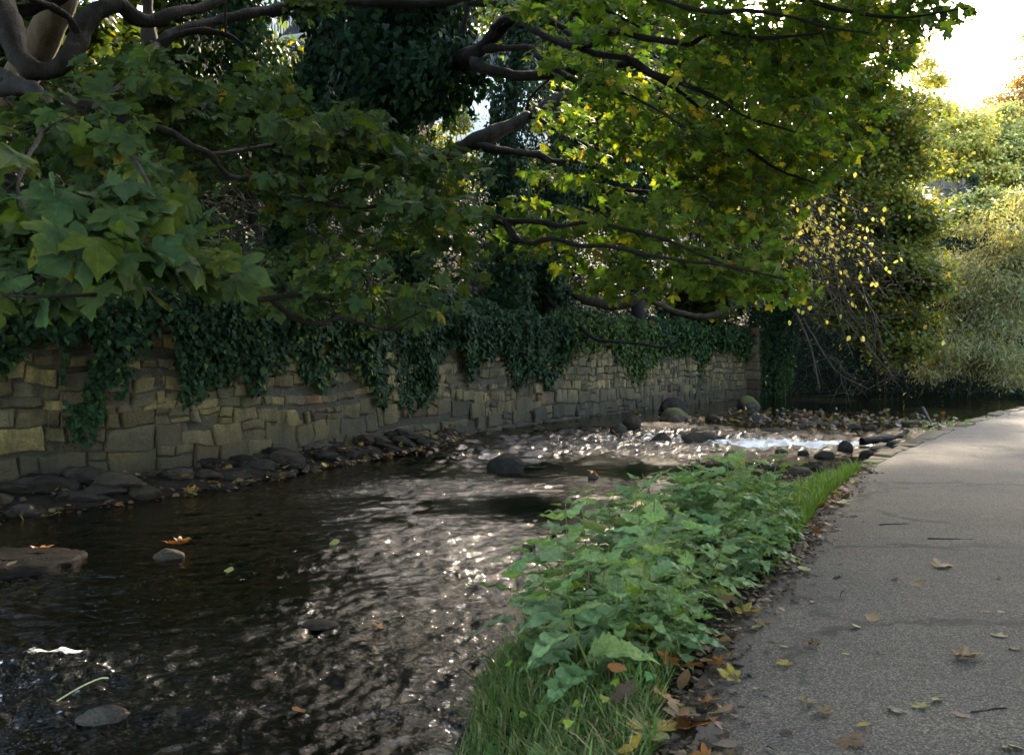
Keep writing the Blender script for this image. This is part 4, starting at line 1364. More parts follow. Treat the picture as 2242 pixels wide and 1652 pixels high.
MAP = [(5, (0.085, 0.115, 0.035)), (4, (0.115, 0.14, 0.035)), (2, (0.17, 0.18, 0.04)), (0.6, (0.3, 0.2, 0.03))]
crown_tree('field_maple', P(1890, 790, 40.5), [P(1890, 790, 40.5), P(1870, 600, 40), P(1840, 400, 39), P(1830, 200, 38)],
           [E(1800, 130, 37, 150, 110, 3, 3, 16), E(1890, 260, 37, 130, 110, 2.5, 3, 16), E(1900, 400, 36.5, 120, 110, 2.2, 3, 15), E(1930, 540, 36, 130, 90, 2.2, 3, 15), E(1900, 660, 35.5, 160, 80, 2, 3, 15), E(1980, 620, 35, 90, 90, 1.6, 2, 9), E(1960, 760, 35, 70, 70, 1.2, 1, 6), E(1700, 330, 38, 130, 180, 2.5, 3, 15), E(1960, 200, 38, 70, 120, 2, 1.6, 12), E(1980, 330, 37, 60, 100, 2, 1.6, 12), E(1880, 80, 38, 110, 90, 2.5, 2.4, 16), E(2000, 480, 36, 90, 80, 2, 2, 14)],
           80000, (0.11, 0.19), MAP, 'dense small leaved maple leaning over the river bend', tpl=T_LOBE, nbranch=40, r0=0.25)
WIL = [(4, (0.19, 0.2, 0.125)), (3, (0.27, 0.26, 0.17)), (2, (0.12, 0.15, 0.08))]
crown_tree('willow_shrub', P(2200, 850, 39), [P(2200, 850, 39), P(2190, 720, 38.5), P(2200, 560, 38), P(2210, 470, 38)],
           [E(2170, 540, 37, 110, 90, 2, 3, 16), E(2230, 640, 36.5, 130, 120, 2, 3, 18), E(2150, 720, 36, 110, 90, 1.8, 3, 14), E(2290, 560, 37, 120, 200, 2, 3, 14), E(2240, 790, 36, 150, 60, 1.6, 2, 12), E(2060, 790, 35.5, 70, 50, 1.2, 1, 8), E(2120, 640, 36.5, 80, 80, 1.6, 2, 9)],
           42000, (0.14, 0.24), WIL, 'pale narrow leaved willow spreading over the far bank', tpl=T_WIL, up=0.5, droop=-0.5, nbranch=60, barkm='stem_dry', r0=0.14)
YEL = [(4, (0.48, 0.46, 0.16)), (4, (0.36, 0.4, 0.13)), (2, (0.52, 0.44, 0.16))]  # far tree tints lightened, haze put into the leaf colour
PALE = [(4, (0.30, 0.34, 0.14)), (3, (0.40, 0.40, 0.17))]
RED = [(4, (0.42, 0.27, 0.11)), (2, (0.45, 0.18, 0.1)), (3, (0.36, 0.35, 0.13))]
crown_tree('yellow_tree', P(2060, 430, 54), [P(2060, 430, 54), P(2065, 340, 54), P(2060, 260, 54), P(2055, 215, 54)],
           [E(2090, 330, 54, 120, 110, 2.5, 5, 50), E(2060, 360, 53, 90, 60, 2, 3, 14), E(2130, 400, 53, 80, 40, 2, 2, 8), E(2050, 260, 55, 50, 60, 1.5, 0.9, 7), E(2040, 180, 55, 40, 60, 1, 0.5, 7), E(2010, 120, 55, 40, 70, 1, 0.4, 7), E(1990, 300, 56, 50, 90, 2, 1.5, 8)],
           36000, (0.16, 0.26), YEL, 'bright yellow tree glowing against the sky behind the fence', mat='yellowleaf', r0=0.12)
crown_tree('pale_green_tree', P(2190, 450, 56), [P(2190, 450, 56), P(2190, 350, 56), P(2185, 280, 56)],
           [E(2200, 330, 56, 110, 120, 2.5, 6, 60), E(2180, 340, 55, 80, 70, 2, 3, 12), E(2240, 400, 54, 90, 70, 2, 2, 10), E(2130, 300, 57, 50, 40, 1.5, 1, 6)],
           36000, (0.16, 0.26), PALE, 'hazy pale green tree right of the far fence', mat='yellowleaf', r0=0.12)
crown_tree('rust_red_tree', P(2250, 420, 60), [P(2250, 420, 60), P(2240, 300, 60), P(2225, 180, 60)],
           [E(2240, 260, 60, 80, 110, 2.5, 4, 40), E(2225, 230, 59, 50, 70, 2, 2, 9), E(2270, 180, 60, 70, 130, 2, 3, 24), E(2190, 260, 59, 40, 50, 1.4, 1, 6)],
           20000, (0.14, 0.22), RED, 'reddish autumn tree at the right edge below the sky', mat='yellowleaf', r0=0.12)
crown_tree('conifer', P(2133, 455, 49), [P(2133, 455, 49), P(2133, 400, 49), P(2133, 372, 49)],
           [E(2133, 430, 49, 14, 26, 0.3, 2, 8), E(2133, 395, 49, 8, 22, 0.2, 1, 6)], 1800, (0.12, 0.2), [(1, (0.03, 0.06, 0.03))], 'small dark conifer beside the far wooden fence', tpl=T_WIL, r0=0.06)
# trees filling the top of the bank
HT = [(3, (0.03, 0.055, 0.018)), (3, (0.045, 0.075, 0.02)), (1, (0.1, 0.12, 0.02)), (0.5, (0.28, 0.22, 0.03))]
for px, py, d, rx, ry, n, lab in ((60, 180, 20, 260, 260, 9000, 'shaded tree filling the bank behind the pale trunk'), (420, 120, 24, 220, 230, 8000, 'dark tree on the bank above the slim ivy trunk'), (700, 220, 27, 150, 120, 5000, 'leafy bank tree below the balcony'),
                                  (1230, 40, 32, 150, 160, 6500, 'deep green tree at the top centre behind the fanning limbs'), (1480, 130, 36, 200, 200, 9000, 'yellow flecked tree high behind the right hand sycamore leaves'), (1620, 520, 39, 170, 170, 7000, 'shadowy tree on the bank behind the arching hazel'), (1350, 250, 33, 170, 150, 7000, 'broad tree on the bank behind the pale limb'), (1640, 250, 42, 170, 200, 8000, 'tall tree on the bank between the sycamore and the maple'), (1270, 400, 35, 120, 90, 6000, 'dim bank tree low behind the pale limb'), (1530, 640, 36, 130, 60, 4000, 'low bank tree behind the sagging limb'), (1800, 430, 45, 120, 70, 6000, 'dim tree behind the hazel and the maple'), (1450, 390, 34, 130, 80, 6000, 'bank tree closing the gap behind the yellow leaves'), (1000, 40, 46, 120, 60, 2500, 'small far tree above the white house'), (250, 300, 19, 260, 160, 7000, 'leafy bank tree low behind the left sycamore'), (860, 60, 34, 120, 130, 5000, 'dark leafy tree above the ivy clad limbs')):
    crown_tree('bank_tree', P(px, py + ry, d), [P(px, min(py + ry, 700), d), P(px + 10, py + ry * .4, d), P(px, py, d), P(px + 5, py - ry * .7, d)], [E(px, py, d, rx, ry, 2.5, 1, 26)], int(n * 1.3), (0.16, 0.28), HT, lab, tpl=T_LOBE, nbranch=22, r0=0.15)

for px, py, d, rx, ry, n, lab in ((2080, 470, 46, 90, 40, 6000, 'yellow green shrub covering the slope below the wooden fence'), (2200, 450, 46, 110, 50, 7000, 'pale bushy shrub on the slope above the willow'), (1960, 420, 47, 70, 70, 6000, 'golden shrub between the maple and the wooden fence')):
    crown_tree('bank_shrub', P(px, py + ry, d), [P(px, py + ry, d), P(px, py + ry * .4, d), P(px, py, d)], [E(px, py, d, rx, ry, 1.6, 1, 22)], n, (.14, .24), PALE + [(2, (0.09, 0.13, 0.03))], lab, mat='yellowleaf', nbranch=16, r0=.06)
for x, y, z, r, n, lab in ((-13, 17, 14, 5, 8000, 'tall tree standing over the left bank behind the sycamore'), (-9.5, 24, 15, 4.5, 7000, 'tall tree at the top of the bank beyond the balcony'), (-15, 9, 11, 5, 7000, 'tall broad tree at the far left above the wall')):
    crown_tree('bank_tree', (x, y, 7), [(x, y, 7), (x, y, 10), (x, y, z)], [((x, y, z), (r, r, r * .9), 1, 36)], n, (.28, .42), HT, lab, tpl=T_LOBE, nbranch=20, r0=.2)
# undergrowth patch below the house, sunlit look put into its leaf colour
root = empty('undergrowth_shrub', P(990, 430, 30), 'sunny yellow green shrub on the bank under the white house', 'shrub')
pos, u, cc = clump_points(P(990, 320, 28), (1.0, 1.2, 1.7), 4500, 14)
col = pick([(3, (0.1, 0.14, 0.03)), (2, (0.18, 0.2, 0.05))], len(pos), 0.25)
V, T, Cc = leaves(T_RH, pos, unit(u + [0, 0, -0.4]), unit(u + [0, -.3, .6] + rng.normal(0, .4, u.shape)), rng.uniform(.07, .13, len(pos)), col)
mk('foliage', V, T, M['smallleaf'], root, tint=Cc)
b = MB()
for c in cc:
    b.tube(catmull([P(990, 430, 30), (c + P(990, 430, 30)) / 2 + rng.normal(0, .2, 3), c], 4), np.linspace(0.03, .008, 9), 5)
b.build('stems', M['twig'], root)

# --- arching hazel with yellow leaves
hz = empty('hazel_shrub', P(1470, 690, 30), 'arching bare stemmed hazel with scattered yellow oval leaves over the water', 'shrub')
b = MB()
sp = []
for k in range(30):
    ex, ey = (random.uniform(1780, 2030), random.uniform(560, 830)) if k < 20 else (random.uniform(1700, 1960), random.uniform(420, 600))
    if ex < 1850 and ey > 760: ey -= 90
    d1 = random.uniform(15.5, 19)
    mx, my = random.uniform(1560, 1700), random.uniform(430, 560)
    q = catmull([P(1470, 690, 30), P((1470 + mx) / 2, 560 + random.uniform(-40, 30), 26), P(mx, my, 22), P((mx + ex) / 2 + random.uniform(-10, 40), (my + ey) / 2 - 45, 19.5), P(ex, ey, d1)], 8)
    q[:, :3] += np.cumsum(rng.normal(0, 0.012, q.shape), 0)
    b.tube(q, np.linspace(0.035, 0.005, len(q)) * random.uniform(0.7, 1.1), 6)
    sp.append(q[14:])
    for _ in range(13):
        i = rng.integers(14, len(q) - 2)
        dirv = unit(q[min(i + 2, len(q) - 1)] - q[i]) + rng.normal(0, 0.55, 3) + [0.1, 0, 0.05]
        L = random.uniform(0.5, 1.5)
        tpts = q[i] + np.outer(np.linspace(0, L, 6), unit(dirv)) + np.cumsum(rng.normal(0, 0.03, (6, 3)), 0)
        tpts[:, 2] -= np.linspace(0, 1, 6) ** 2 * 0.15
        b.tube(tpts, np.linspace(0.012, 0.004, 6), 4)
        sp.append(tpts[2:])
b.build('stems', M['bark_brown'], hz, smooth=True)
allp = np.concatenate(sp)
u_ = (allp[:, 0] / allp[:, 1]) * F + CX
v_ = 770 - (allp[:, 2] - CAM_Z) / allp[:, 1] * F
w = np.exp(-((u_ - 1800) / 130) ** 2 - ((v_ - 480) / 90) ** 2) + 0.10 * (v_ < 800)
i = rng.choice(len(allp), 640, p=w / w.sum())
pos = allp[i] + rng.normal(0, 0.05, (640, 3))
N = unit(np.array([0.2, -0.7, 0.4]) + rng.normal(0, 0.5, pos.shape))
D = unit(np.array([0.1, 0, -0.8]) + rng.normal(0, 0.45, pos.shape))
col = pick([(4, (0.55, 0.48, 0.15)), (2, (0.6, 0.55, 0.22)), (2, (0.35, 0.38, 0.09))], 640, 0.15)
V, T, Cc = leaves(T_OVAL, pos, D, N, rng.uniform(0.07, 0.125, 640), col)
mk('foliage', V, T, M['yellowleaf'], hz, tint=Cc)
# bare drooping stems under the hazel
db = empty('dead_branch', P(1745, 700, 33), 'bare dead branch drooping to the dark water beside the ivy column', 'branch')
b = MB()
for spec in ([(1745, 690, 34, 10), (1775, 760, 33, 9), (1790, 830, 32.5, 7), (1795, 850, 32.3, 4)], [(1760, 700, 34, 9), (1800, 770, 33, 8), (1840, 820, 32.5, 7), (1900, 850, 32.2, 4)], [(1790, 790, 32.8, 6), (1830, 785, 32.6, 5), (1850, 820, 32.4, 4)], [(1750, 690, 34, 8), (1820, 690, 33, 8), (1900, 700, 32, 6), (1960, 690, 31.5, 4)], [(1850, 700, 33, 7), (1900, 760, 32.5, 7), (1960, 830, 32, 5)], [(1838, 815, 32.5, 5), (1850, 855, 32.2, 3), (1870, 866, 32, 2)]):
    q = limb_pts(spec)
    b.tube(q[:, :3], q[:, 3] * .55, 6, 0.2)
    for _ in range(7):
        i = random.randint(4, len(q) - 2)
        dv_ = unit(q[i, :3] - q[i - 1, :3] + rng.normal(0, .12, 3))
        tp_ = q[i, :3] + np.outer(np.linspace(0, random.uniform(.5, 1.3), 6), dv_) + np.cumsum(rng.normal(0, .05, (6, 3)), 0)
        b.tube(tp_, np.linspace(.014, .005, 6), 4)
b.build('stems', M['bark_brown'], db, smooth=True)
# bare grey stems hanging under the willow
hs_ = empty('root_tangle', P(2150, 870, 37), 'tangle of bare hanging stems along the dark far bank', 'roots')
b = MB()
for k in range(90):
    x0 = random.uniform(1930, 2330)
    y0 = random.uniform(690, 800)
    d = random.uniform(35.3, 37.5)
    q = catmull([P(x0, y0, d + .6), P(x0 + random.uniform(-40, 40), (y0 + 840) / 2, d), P(x0 + random.uniform(-70, 50), random.uniform(815, 876), d - .3)], 5)
    b.tube(q, np.linspace(0.022, 0.007, len(q)) * random.uniform(.5, 1.2), 5)
b.build('stems', M['stem_dry'], hs_, smooth=True)
# bramble tangle on the bank
bt = empty('bramble_tangle', P(560, 520, 16.2), 'tangle of bare brown bramble stems on the shaded bank', 'brambles')
b = MB()
for k in range(150):
    x0, y0 = random.uniform(470, 760), random.uniform(410, 610)
    d = 15.3 + (610 - y0) / 200 * 1.4 + random.uniform(-.2, .3)
    q = catmull([P(x0, y0, d), P(x0 + random.uniform(-40, 40), y0 + random.uniform(-40, 30), d - random.uniform(0, .4)), P(x0 + random.uniform(-80, 80), y0 + random.uniform(-30, 50), d)], 5)
    b.tube(q, random.uniform(0.006, 0.014), 5)
b.build('stems', M['stem_dry'], bt, smooth=True)

# ------------------------------------------------------------------ houses glimpsed above the bank
def rotz(a):
    c, s_ = math.cos(a), math.sin(a)
    return np.array([[c, -s_, 0], [s_, c, 0], [0, 0, 1]])


hc = P(985, 215, 44)
H = empty('white_house', (hc[0] + 1.2, hc[1] + 3.2, 9.8), 'white house with red brick corner glimpsed through the leaves', 'house')
Rz = rotz(0.28)
o3 = np.array([hc[0] + 1.2, hc[1] + 3.2, 0])


def hb(mb, c, size): mb.box(o3 + Rz @ np.array([c[0], c[1], 0]) + [0, 0, c[2]], size, Rz)


b = MB(); hb(b, (0, 0, 11.75), (7, 5, 4.1)); b.build('wall', M['white'], H)
b = MB(); hb(b, (-3.2, -2.56, 11.7), (0.6, 0.1, 4.0)); b.build('corner', M['brick'], H)
b = MB()
for sgn in (-1, 1):
    ang = sgn * 0.6
    Rx = np.array([[1, 0, 0], [0, math.cos(ang), -math.sin(ang)], [0, math.sin(ang), math.cos(ang)]])
    b.box(o3 + Rz @ np.array([0, -sgn * -1.5 * -1, 0]) * 1 + [0, 0, 14.75], (7.6, 3.5, 0.14), Rz @ Rx.T if False else Rz @ np.array([[1, 0, 0], [0, math.cos(ang), math.sin(ang)], [0, -math.sin(ang), math.cos(ang)]]))
roof = b.build('roof', M['slate'], H)
b = MB(); hb(b, (0, -2.95, 13.75), (7.7, 0.12, 0.3)); b.build('fascia', M['white'], H)
for wx in (-1.6, 0.4, 2.2):
    b = MB()
    hb(b, (wx - 0.5, -2.53, 12.4), (0.1, 0.1, 1.5)); hb(b, (wx + 0.5, -2.53, 12.4), (0.1, 0.1, 1.5)); hb(b, (wx, -2.53, 13.1), (0.9, 0.1, 0.1)); hb(b, (wx, -2.53, 11.7), (0.9, 0.1, 0.1)); hb(b, (wx, -2.53, 12.4), (0.06, 0.1, 1.3))
    wn = b.build('window', M['white'], H)
    b = MB(); hb(b, (wx, -2.505, 12.4), (0.9, 0.02, 1.3)); b.build('pane', M['glass'], wn)

bc = P(680, 55, 31)
Bh = empty('balcony_house', (bc[0] - 1.0, bc[1] + 2.5, 9.6), 'cream house with an iron railed balcony high on the left bank', 'house')
o3 = np.array([bc[0] - 1.0, bc[1] + 2.5, 0]); Rz = rotz(-0.35)
b = MB(); hb(b, (0, 1.6, 12.1), (6.5, 3, 5)); b.build('wall', M['cream'], Bh)
b = MB(); hb(b, (0, -0.6, bc[2] - 0.1), (5.5, 1.4, 0.3)); hb(b, (-2.2, -0.9, (bc[2] + 9.5) / 2 - .12), (0.22, 0.22, bc[2] - 9.7)); hb(b, (2.2, -0.9, (bc[2] + 9.5) / 2 - .12), (0.22, 0.22, bc[2] - 9.7)); b.build('balcony', M['concrete'], Bh)
b = MB(); hb(b, (0, -1.22, bc[2] + 1.02), (5.4, 0.05, 0.05))
for k in range(46): hb(b, (-2.6 + k * 0.115, -1.22, bc[2] + 0.52), (0.025, 0.025, 0.94))
b.build('railing', M['railing'], Bh)
b = MB(); hb(b, (0, 0.09, bc[2] + 1.2), (1.4, 0.03, 2)); b.build('window', M['glass'], Bh)

# far wooden fence
fr = empty('wooden_fence', P(2075, 445, 51), 'far upright paling fence among the yellow trees', 'fence')
b = MB(); pb = MB()
for k in range(40):
    x = 2010 + k * 3.1
    c = P(x, 424, 51 + 0.01 * k)
    b.box(c + [0, 0, rng.normal(0, .03)], (0.05, 0.025, 1.25), rotz(rng.normal(0, .05)))
b.build('paling', M['wood'], fr)
for k, x in enumerate((2012, 2065, 2108)):
    pb = MB(); c = P(x, 424, 51.12); pb.box(c, (0.12, 0.1, 1.6)); pb.build('post', M['wood'], fr)
b = MB()
for y in (413, 438): b.box((P(2012, y, 51.05) + P(2135, y, 51.05)) / 2, (3.1, 0.04, 0.08))
b.build('rail', M['wood'], fr)

# ------------------------------------------------------------------ rocks
def ico(sub):
    bm_ = __import__('bmesh').new()
    __import__('bmesh').ops.create_icosphere(bm_, subdivisions=sub, radius=1)
    V = np.array([v.co[:] for v in bm_.verts])
    T = np.array([[v.index for v in f.verts] for f in bm_.faces])
    bm_.free()
    return V, T


ICO3, ICO4, ICO1 = ico(4), ico(5), ico(2)


def rock_mesh(size, seed, flat=0.0, rough=0.22, angular=0.0, ic=ICO3):
    V, T = ic
    V = V.copy()
    if angular:
        r = np.random.default_rng(seed)
        for _ in range(7):
            d = unit(r.normal(0, 1, 3))
            h = r.uniform(0.55, 0.9)
            dist = V @ d
            V -= np.outer(np.maximum(dist - h, 0) * angular, d)
    V = V * (1 + rough * fbm(V * 1.1 + seed * 3.7, 3, seed)[:, None] + 0.04 * fbm(V * 4 + seed, 3, seed + 5)[:, None])
    V *= np.array(size)
    if flat: V[:, 2] = np.where(V[:, 2] > 0, V[:, 2] * (1 - flat * 0.5), V[:, 2])
    return V, T


ROCKC = [(0.036, 0.032, 0.028), (0.029, 0.027, 0.025), (0.045, 0.038, 0.031), (0.024, 0.022, 0.0205), (0.038, 0.031, 0.025)]
rk = [0]


def rock(px, py, w, h, label, name='boulder', depth=0.8, flat=0.0, ang=0.55, moss=False, col=None, sink=0.85, rot=None, group=None, z=WATER, light=1.0):
    """px,py: where the stone meets the water in front; w,h: size in px"""
    c = G(px, py, z)
    k = c[1] / F
    sx = w * k / 2
    sz = h * k / (2 - sink) * 1.0
    rk[0] += 1
    V, T = rock_mesh((sx, sx * depth, sz), rk[0], flat, 0.16 if ang == 0 else 0.1, ang, ICO4 if w > 60 else ICO3)
    V = V @ rotz(rng.uniform(-.35, .35) if rot is None else rot).T
    base = np.array([c[0], c[1] + sx * depth * 0.8, z])
    V[:, 2] += sz * (1 - sink)
    cc = np.array(col if col is not None else random.choice(ROCKC)) * light
    o = mk(name, V + base, T, M['mossrock'] if moss else M['rock'], loc=base, tint=np.broadcast_to(cc, (len(V), 3)), smooth=True)
    return tag(o, label, 'rock' if name != 'cobble' else 'stone', group)


rock(1105, 1036, 84, 46, 'rounded dark boulder standing alone in midstream', ang=0.5, sink=0.85, rot=0.1, flat=.3)
rock(1480, 905, 66, 38, 'large square brown boulder against the far wall foot', ang=0.7)
rock(1480, 921, 58, 32, 'olive green mossy boulder in front of the square brown one', moss=True, ang=0.4, light=1.6)
rock(1352, 949, 42, 24, 'dark round boulder at the head of the riffle, nearer of a pair')
rock(1386, 940, 46, 30, 'smooth black boulder touching the nearer of the riffle pair')
rock(1450, 968, 44, 22, 'blackish boulder just left of the long flat rock')
rock(1537, 968, 92, 28, 'long flat topped dark rock beside the riffle', flat=0.6, ang=0.5, depth=0.5, rot=0.05)
rock(1508, 970, 24, 14, 'small dark rock tucked under the long flat one', 'boulder')
rock(1642, 893, 52, 26, 'mossy humped boulder beside the stone pier', moss=True, light=1.5)
rock(1562, 921, 34, 16, 'low dark rock right of the olive mossy boulder')
rock(1662, 922, 36, 14, 'low dark stone in the far shallows below the pier boulder')
rock(1580, 968, 26, 12, 'small angular rock off the right tip of the long flat rock', ang=0.6)
rock(365, 1224, 68, 24, 'half sunk rock wearing wet leaves near the left slab', flat=0.3)
rock(1300, 1048, 26, 12, 'nearly covered stone parting the current in the smooth pool')
rock(1600, 1000, 26, 10, 'small wet stone with a leaf at the lower edge of the riffle')
rock(1755, 1040, 66, 22, 'broad grey cobble lying on the gravel beside the grass', flat=0.3, light=1.6)
rock(1790, 1030, 40, 12, 'flat dark cobble just behind the broad grey one')
rock(1698, 1027, 42, 11, 'long low cobble at the water edge of the gravel')
rock(1655, 1060, 30, 10, 'pale low stone at the left tip of the gravel', light=1.5)
rock(1660, 1090, 50, 14, 'flat brown stone half buried in gravel by the nettles')
rock(1855, 988, 32, 24, 'pointed black rock beside the white water', ang=0.8)
rock(1905, 1004, 40, 18, 'dark rounded cobble against the path edging stones')
rock(1810, 1002, 44, 14, 'low dark cobble left of the pointed black rock')
rock(1715, 992, 30, 10, 'dark stone amid the white water under the leaf drift')
rock(1762, 995, 26, 9, 'little stone with a rusty leaf in the fast water')
rock(1615, 998, 40, 10, 'wet pale stone at the edge of the riffle', light=1.5)
rock(1860, 1030, 60, 10, 'flat stone beneath the end of the path edging', flat=.5)
rock(1935, 988, 60, 12, 'smooth flat stone below the driftwood log', flat=.4, light=1.5)
rock(1965, 980, 40, 16, 'brown round stone at the right end of the driftwood log', light=1.4)
rock(2010, 931, 84, 14, 'long mossy grey stone lying in the far riffle', flat=.5, depth=.35, moss=True, light=1.5)
rock(1875, 940, 34, 13, 'small dark stone beside the leaf drift')
rock(1910, 942, 36, 12, 'small flat stone between the leaf drift and the kerb')
rock(1790, 925, 40, 12, 'low dark stone at the back of the leaf drift')
rock(1700, 945, 60, 9, 'flat dark stone under the front of the leaf drift', flat=.5)
b = MB()
pl = [G(-260, 1290), G(-120, 1275), G(0, 1266), G(60, 1262), G(110, 1250), G(165, 1232), G(190, 1216), G(150, 1208), G(60, 1205), G(-60, 1207), G(-240, 1215)]
pl = catmull(np.array(pl + [pl[0]]), 5)[:-1]
pl[:, :2] += np.stack([n2(pl[:, 0], pl[:, 1], 7, 3), n2(pl[:, 0], pl[:, 1], 7, 9)], 1) * .035
cp_ = pl.mean(0)
rings = []
for f, zz_ in ((1.0, -0.35), (1.0, 0.02), (0.99, 0.034), (0.94, 0.038), (0.6, 0.036), (0.3, 0.034), (0.02, 0.034)):
    q = cp_ + (pl - cp_) * f
    q[:, 2] = WATER + zz_ + 0.022 * n2(q[:, 0], q[:, 1], 9, 12) * (zz_ > 0.03)
    rings.append(q)
V = np.concatenate(rings)
m = len(pl)
i, j = np.meshgrid(np.arange(len(rings) - 1), np.arange(m), indexing='ij')
Q = np.stack([i * m + j, i * m + (j + 1) % m, (i + 1) * m + (j + 1) % m, (i + 1) * m + j], -1).reshape(-1, 4)
tag(mk('slab', V, Q, M['rock'], loc=(*cp_[:2], WATER), tint=np.broadcast_to(np.array((.012, .0112, .0105)), (len(V), 3)), smooth=True), 'broad flat black slab jutting into the water at the left edge', 'rock')
rock(215, 1590, 120, 46, 'pale brown rock under a skin of water at the lower left', 'boulder', depth=0.5, flat=0.5, sink=0.7, light=1.5)
rock(690, 1378, 90, 12, 'dark sunken rock breaking the surface in midstream', flat=.5, sink=.6)
rock(1160, 1200, 34, 10, 'small black stone with a twig near the nettles', ang=0.6)

# shore stones at the foot of the wall: flat tilted slabs
shore = []
for k in range(125):
    y = random.uniform(8.0, 18.5) if k < 85 else random.uniform(7.6, 12.5)
    # point at the wall foot
    i = np.argmin(np.abs(BANK[:i_end, 1] - y))
    p, t, nr = bank_at(BS[i])
    sh = float(np.interp(p[1], [6, 9, 12, 15, 18.5], [1.2, 1.7, 1.4, 0.8, 0.6]))
    off = random.uniform(0.05, sh)
    q = p + nr * off
    sx = random.uniform(0.12, 0.34) * (1.2 if off < sh * .7 else 0.9)
    V, T = rock_mesh((sx, sx * random.uniform(.5, .8), sx * random.uniform(.28, .5)), 200 + k, 0.3, 0.16, 1.0)
    a = random.uniform(-.5, .5)
    tl = random.uniform(0.05, 0.4)
    Ry = np.array([[math.cos(tl), 0, math.sin(tl)], [0, 1, 0], [-math.sin(tl), 0, math.cos(tl)]])
    V = V @ Ry.T @ rotz(a + 0.9).T
    gz = float(ground_z(np.array([q[0]]), np.array([q[1]]))[0])
    base = np.array([q[0], q[1], max(gz, WATER - 0.08) + sx * random.uniform(-.06, .1)])
    o = mk('shore_stone', V + base, T, M['rock'], loc=base, tint=np.broadcast_to(np.array(random.choice(ROCKC)) * random.uniform(.55, 1.0), (len(V), 3)), smooth=True)
    near = 'at the shore edge' if off > sh * 0.6 else ('against the wall foot' if off < sh * .3 else 'in mid shore')
    where = 'near the left slab' if p[1] < 10.5 else ('below the thick ivy tongue' if p[1] < 13 else 'toward the leaf drift')
    szw = 'large' if sx > 0.27 else ('small' if sx < 0.17 else 'middling')
    tag(o, f'{szw} tilted dark stone {near} {where}', 'stone', 'dark stones along the foot of the wall')

# kerb stones along the river side of the path
s = float(np.interp(11.15, EDGE[:, 1], ES))
send = float(np.interp(24, EDGE[:, 1], ES))
k = 0
while s < send:
    L = random.uniform(0.28, 0.6)
    p, t, nn_ = edge_at(s + L / 2)
    b = MB()
    ang = math.atan2(t[1], t[0]) + random.uniform(-.05, .05)
    w = random.uniform(0.2, 0.32)
    b.box((0, 0, 0), (L - 0.02, w, 0.5))
    V, Fs, _ = b.arrays()
    base = np.array([*(p + nn_ * (w / 2 - 0.06 + random.uniform(-.03, .03))), -0.232 + random.uniform(-.012, .012)])
    V = V @ rotz(ang).T
    V[4:, 2] += rng.normal(0, 0.012, 4)
    V[:, :2] += rng.normal(0, 0.014, (8, 2))
    c = np.array(random.choice([(0.11, 0.095, 0.07), (0.13, 0.112, 0.082), (0.085, 0.076, 0.062)]))
    o = mk('kerb_stone', V + base, Fs, M['rock'], loc=base, tint=np.broadcast_to(c, (8, 3)))
    bv = o.modifiers.new('bevel', 'BEVEL')
    bv.width = 0.03
    bv.segments = 3
    tag(o, 'buff edging stone set along the river side of the path' if k else 'buff edging stone nearest the grass tuft at the path edge', 'kerb stone', 'edging stones along the path')
    s += L
    k += 1

# driftwood
dl = empty('driftwood_log', G(1935, 978), 'dark driftwood log jammed against the path edging', 'log')
b = MB()
q = catmull([G(1888, 978) + [0, 0, .1], G(1920, 976) + [0, 0, .13], G(1960, 971) + [0, 0, .15], G(1985, 966) + [0, 0, .18]], 5)
b.tube(q + rng.normal(0, .015, q.shape), np.linspace(0.085, 0.04, len(q)) * (1 + .15 * np.sin(np.arange(len(q)) * 1.7)), 10, .5)
b.build('trunk', M['bark'], dl, smooth=True)
st = empty('stick', G(2030, 925), 'short dark stick poking from the mossy grey stone', 'stick')
b = MB()
b.tube(catmull([G(2020, 918) + [0, 0, .3], G(2032, 925) + [0, 0, .12], G(2042, 930)], 4), np.linspace(0.05, .03, 9), 7, .2)
b.build('trunk', M['bark'], st)
rd = empty('yellow_stalk', G(180, 1580) + [0, 0, 0.1], 'bent straw coloured stalk lying over the pale sunken rock', 'stalk')
b = MB()
g = G(205, 1575) + [0, 0, 0.13]
b.tube(catmull([g + [-.17, -.02, -.03], g + [-.08, .03, .02], g + [0, .07, .05], g + [.04, .08, .05]], 4), .004, 5)
b.build('stem', plain('straw', (0.45, 0.4, 0.2)), rd)

# ------------------------------------------------------------------ leaf litter and gravel (uncountable)
LIT = dim([(6, (0.07, 0.05, 0.03)), (4, (0.2, 0.12, 0.045)), (3, (0.32, 0.2, 0.06)), (2, (0.38, 0.28, 0.06)), (2, (0.1, 0.06, 0.035)), (1.0, (0.3, 0.12, 0.03))], .42)
LITD = [(4, (0.04, 0.026, 0.016)), (3, (0.065, 0.042, 0.024)), (1, (0.11, 0.075, 0.03))]


def litter(name, pos, size, pal, label, flatn=0.45, tpl=T_SYCLO + T_OVAL):
    n = len(pos)
    N = unit(np.array([0, -0.15, 1.0]) + rng.normal(0, flatn, (n, 3)))
    D = unit(rng.normal(0, 1, (n, 3)) * [1, 1, .25])
    col = pick(pal, n, 0.3)
    V, T, Cc = leaves(tpl, pos, D, N, rng.uniform(*size, n), col)
    tag(mk(name, V, T, M['deadleaf'], tint=Cc), label, 'leaf litter', kind='stuff')


def on_ground(xy, lift=(0.01, 0.05)):
    z = ground_z(xy[:, 0], xy[:, 1])
    return np.concatenate([xy, (np.maximum(z, WATER) + rng.uniform(*lift, len(xy)))[:, None]], 1)


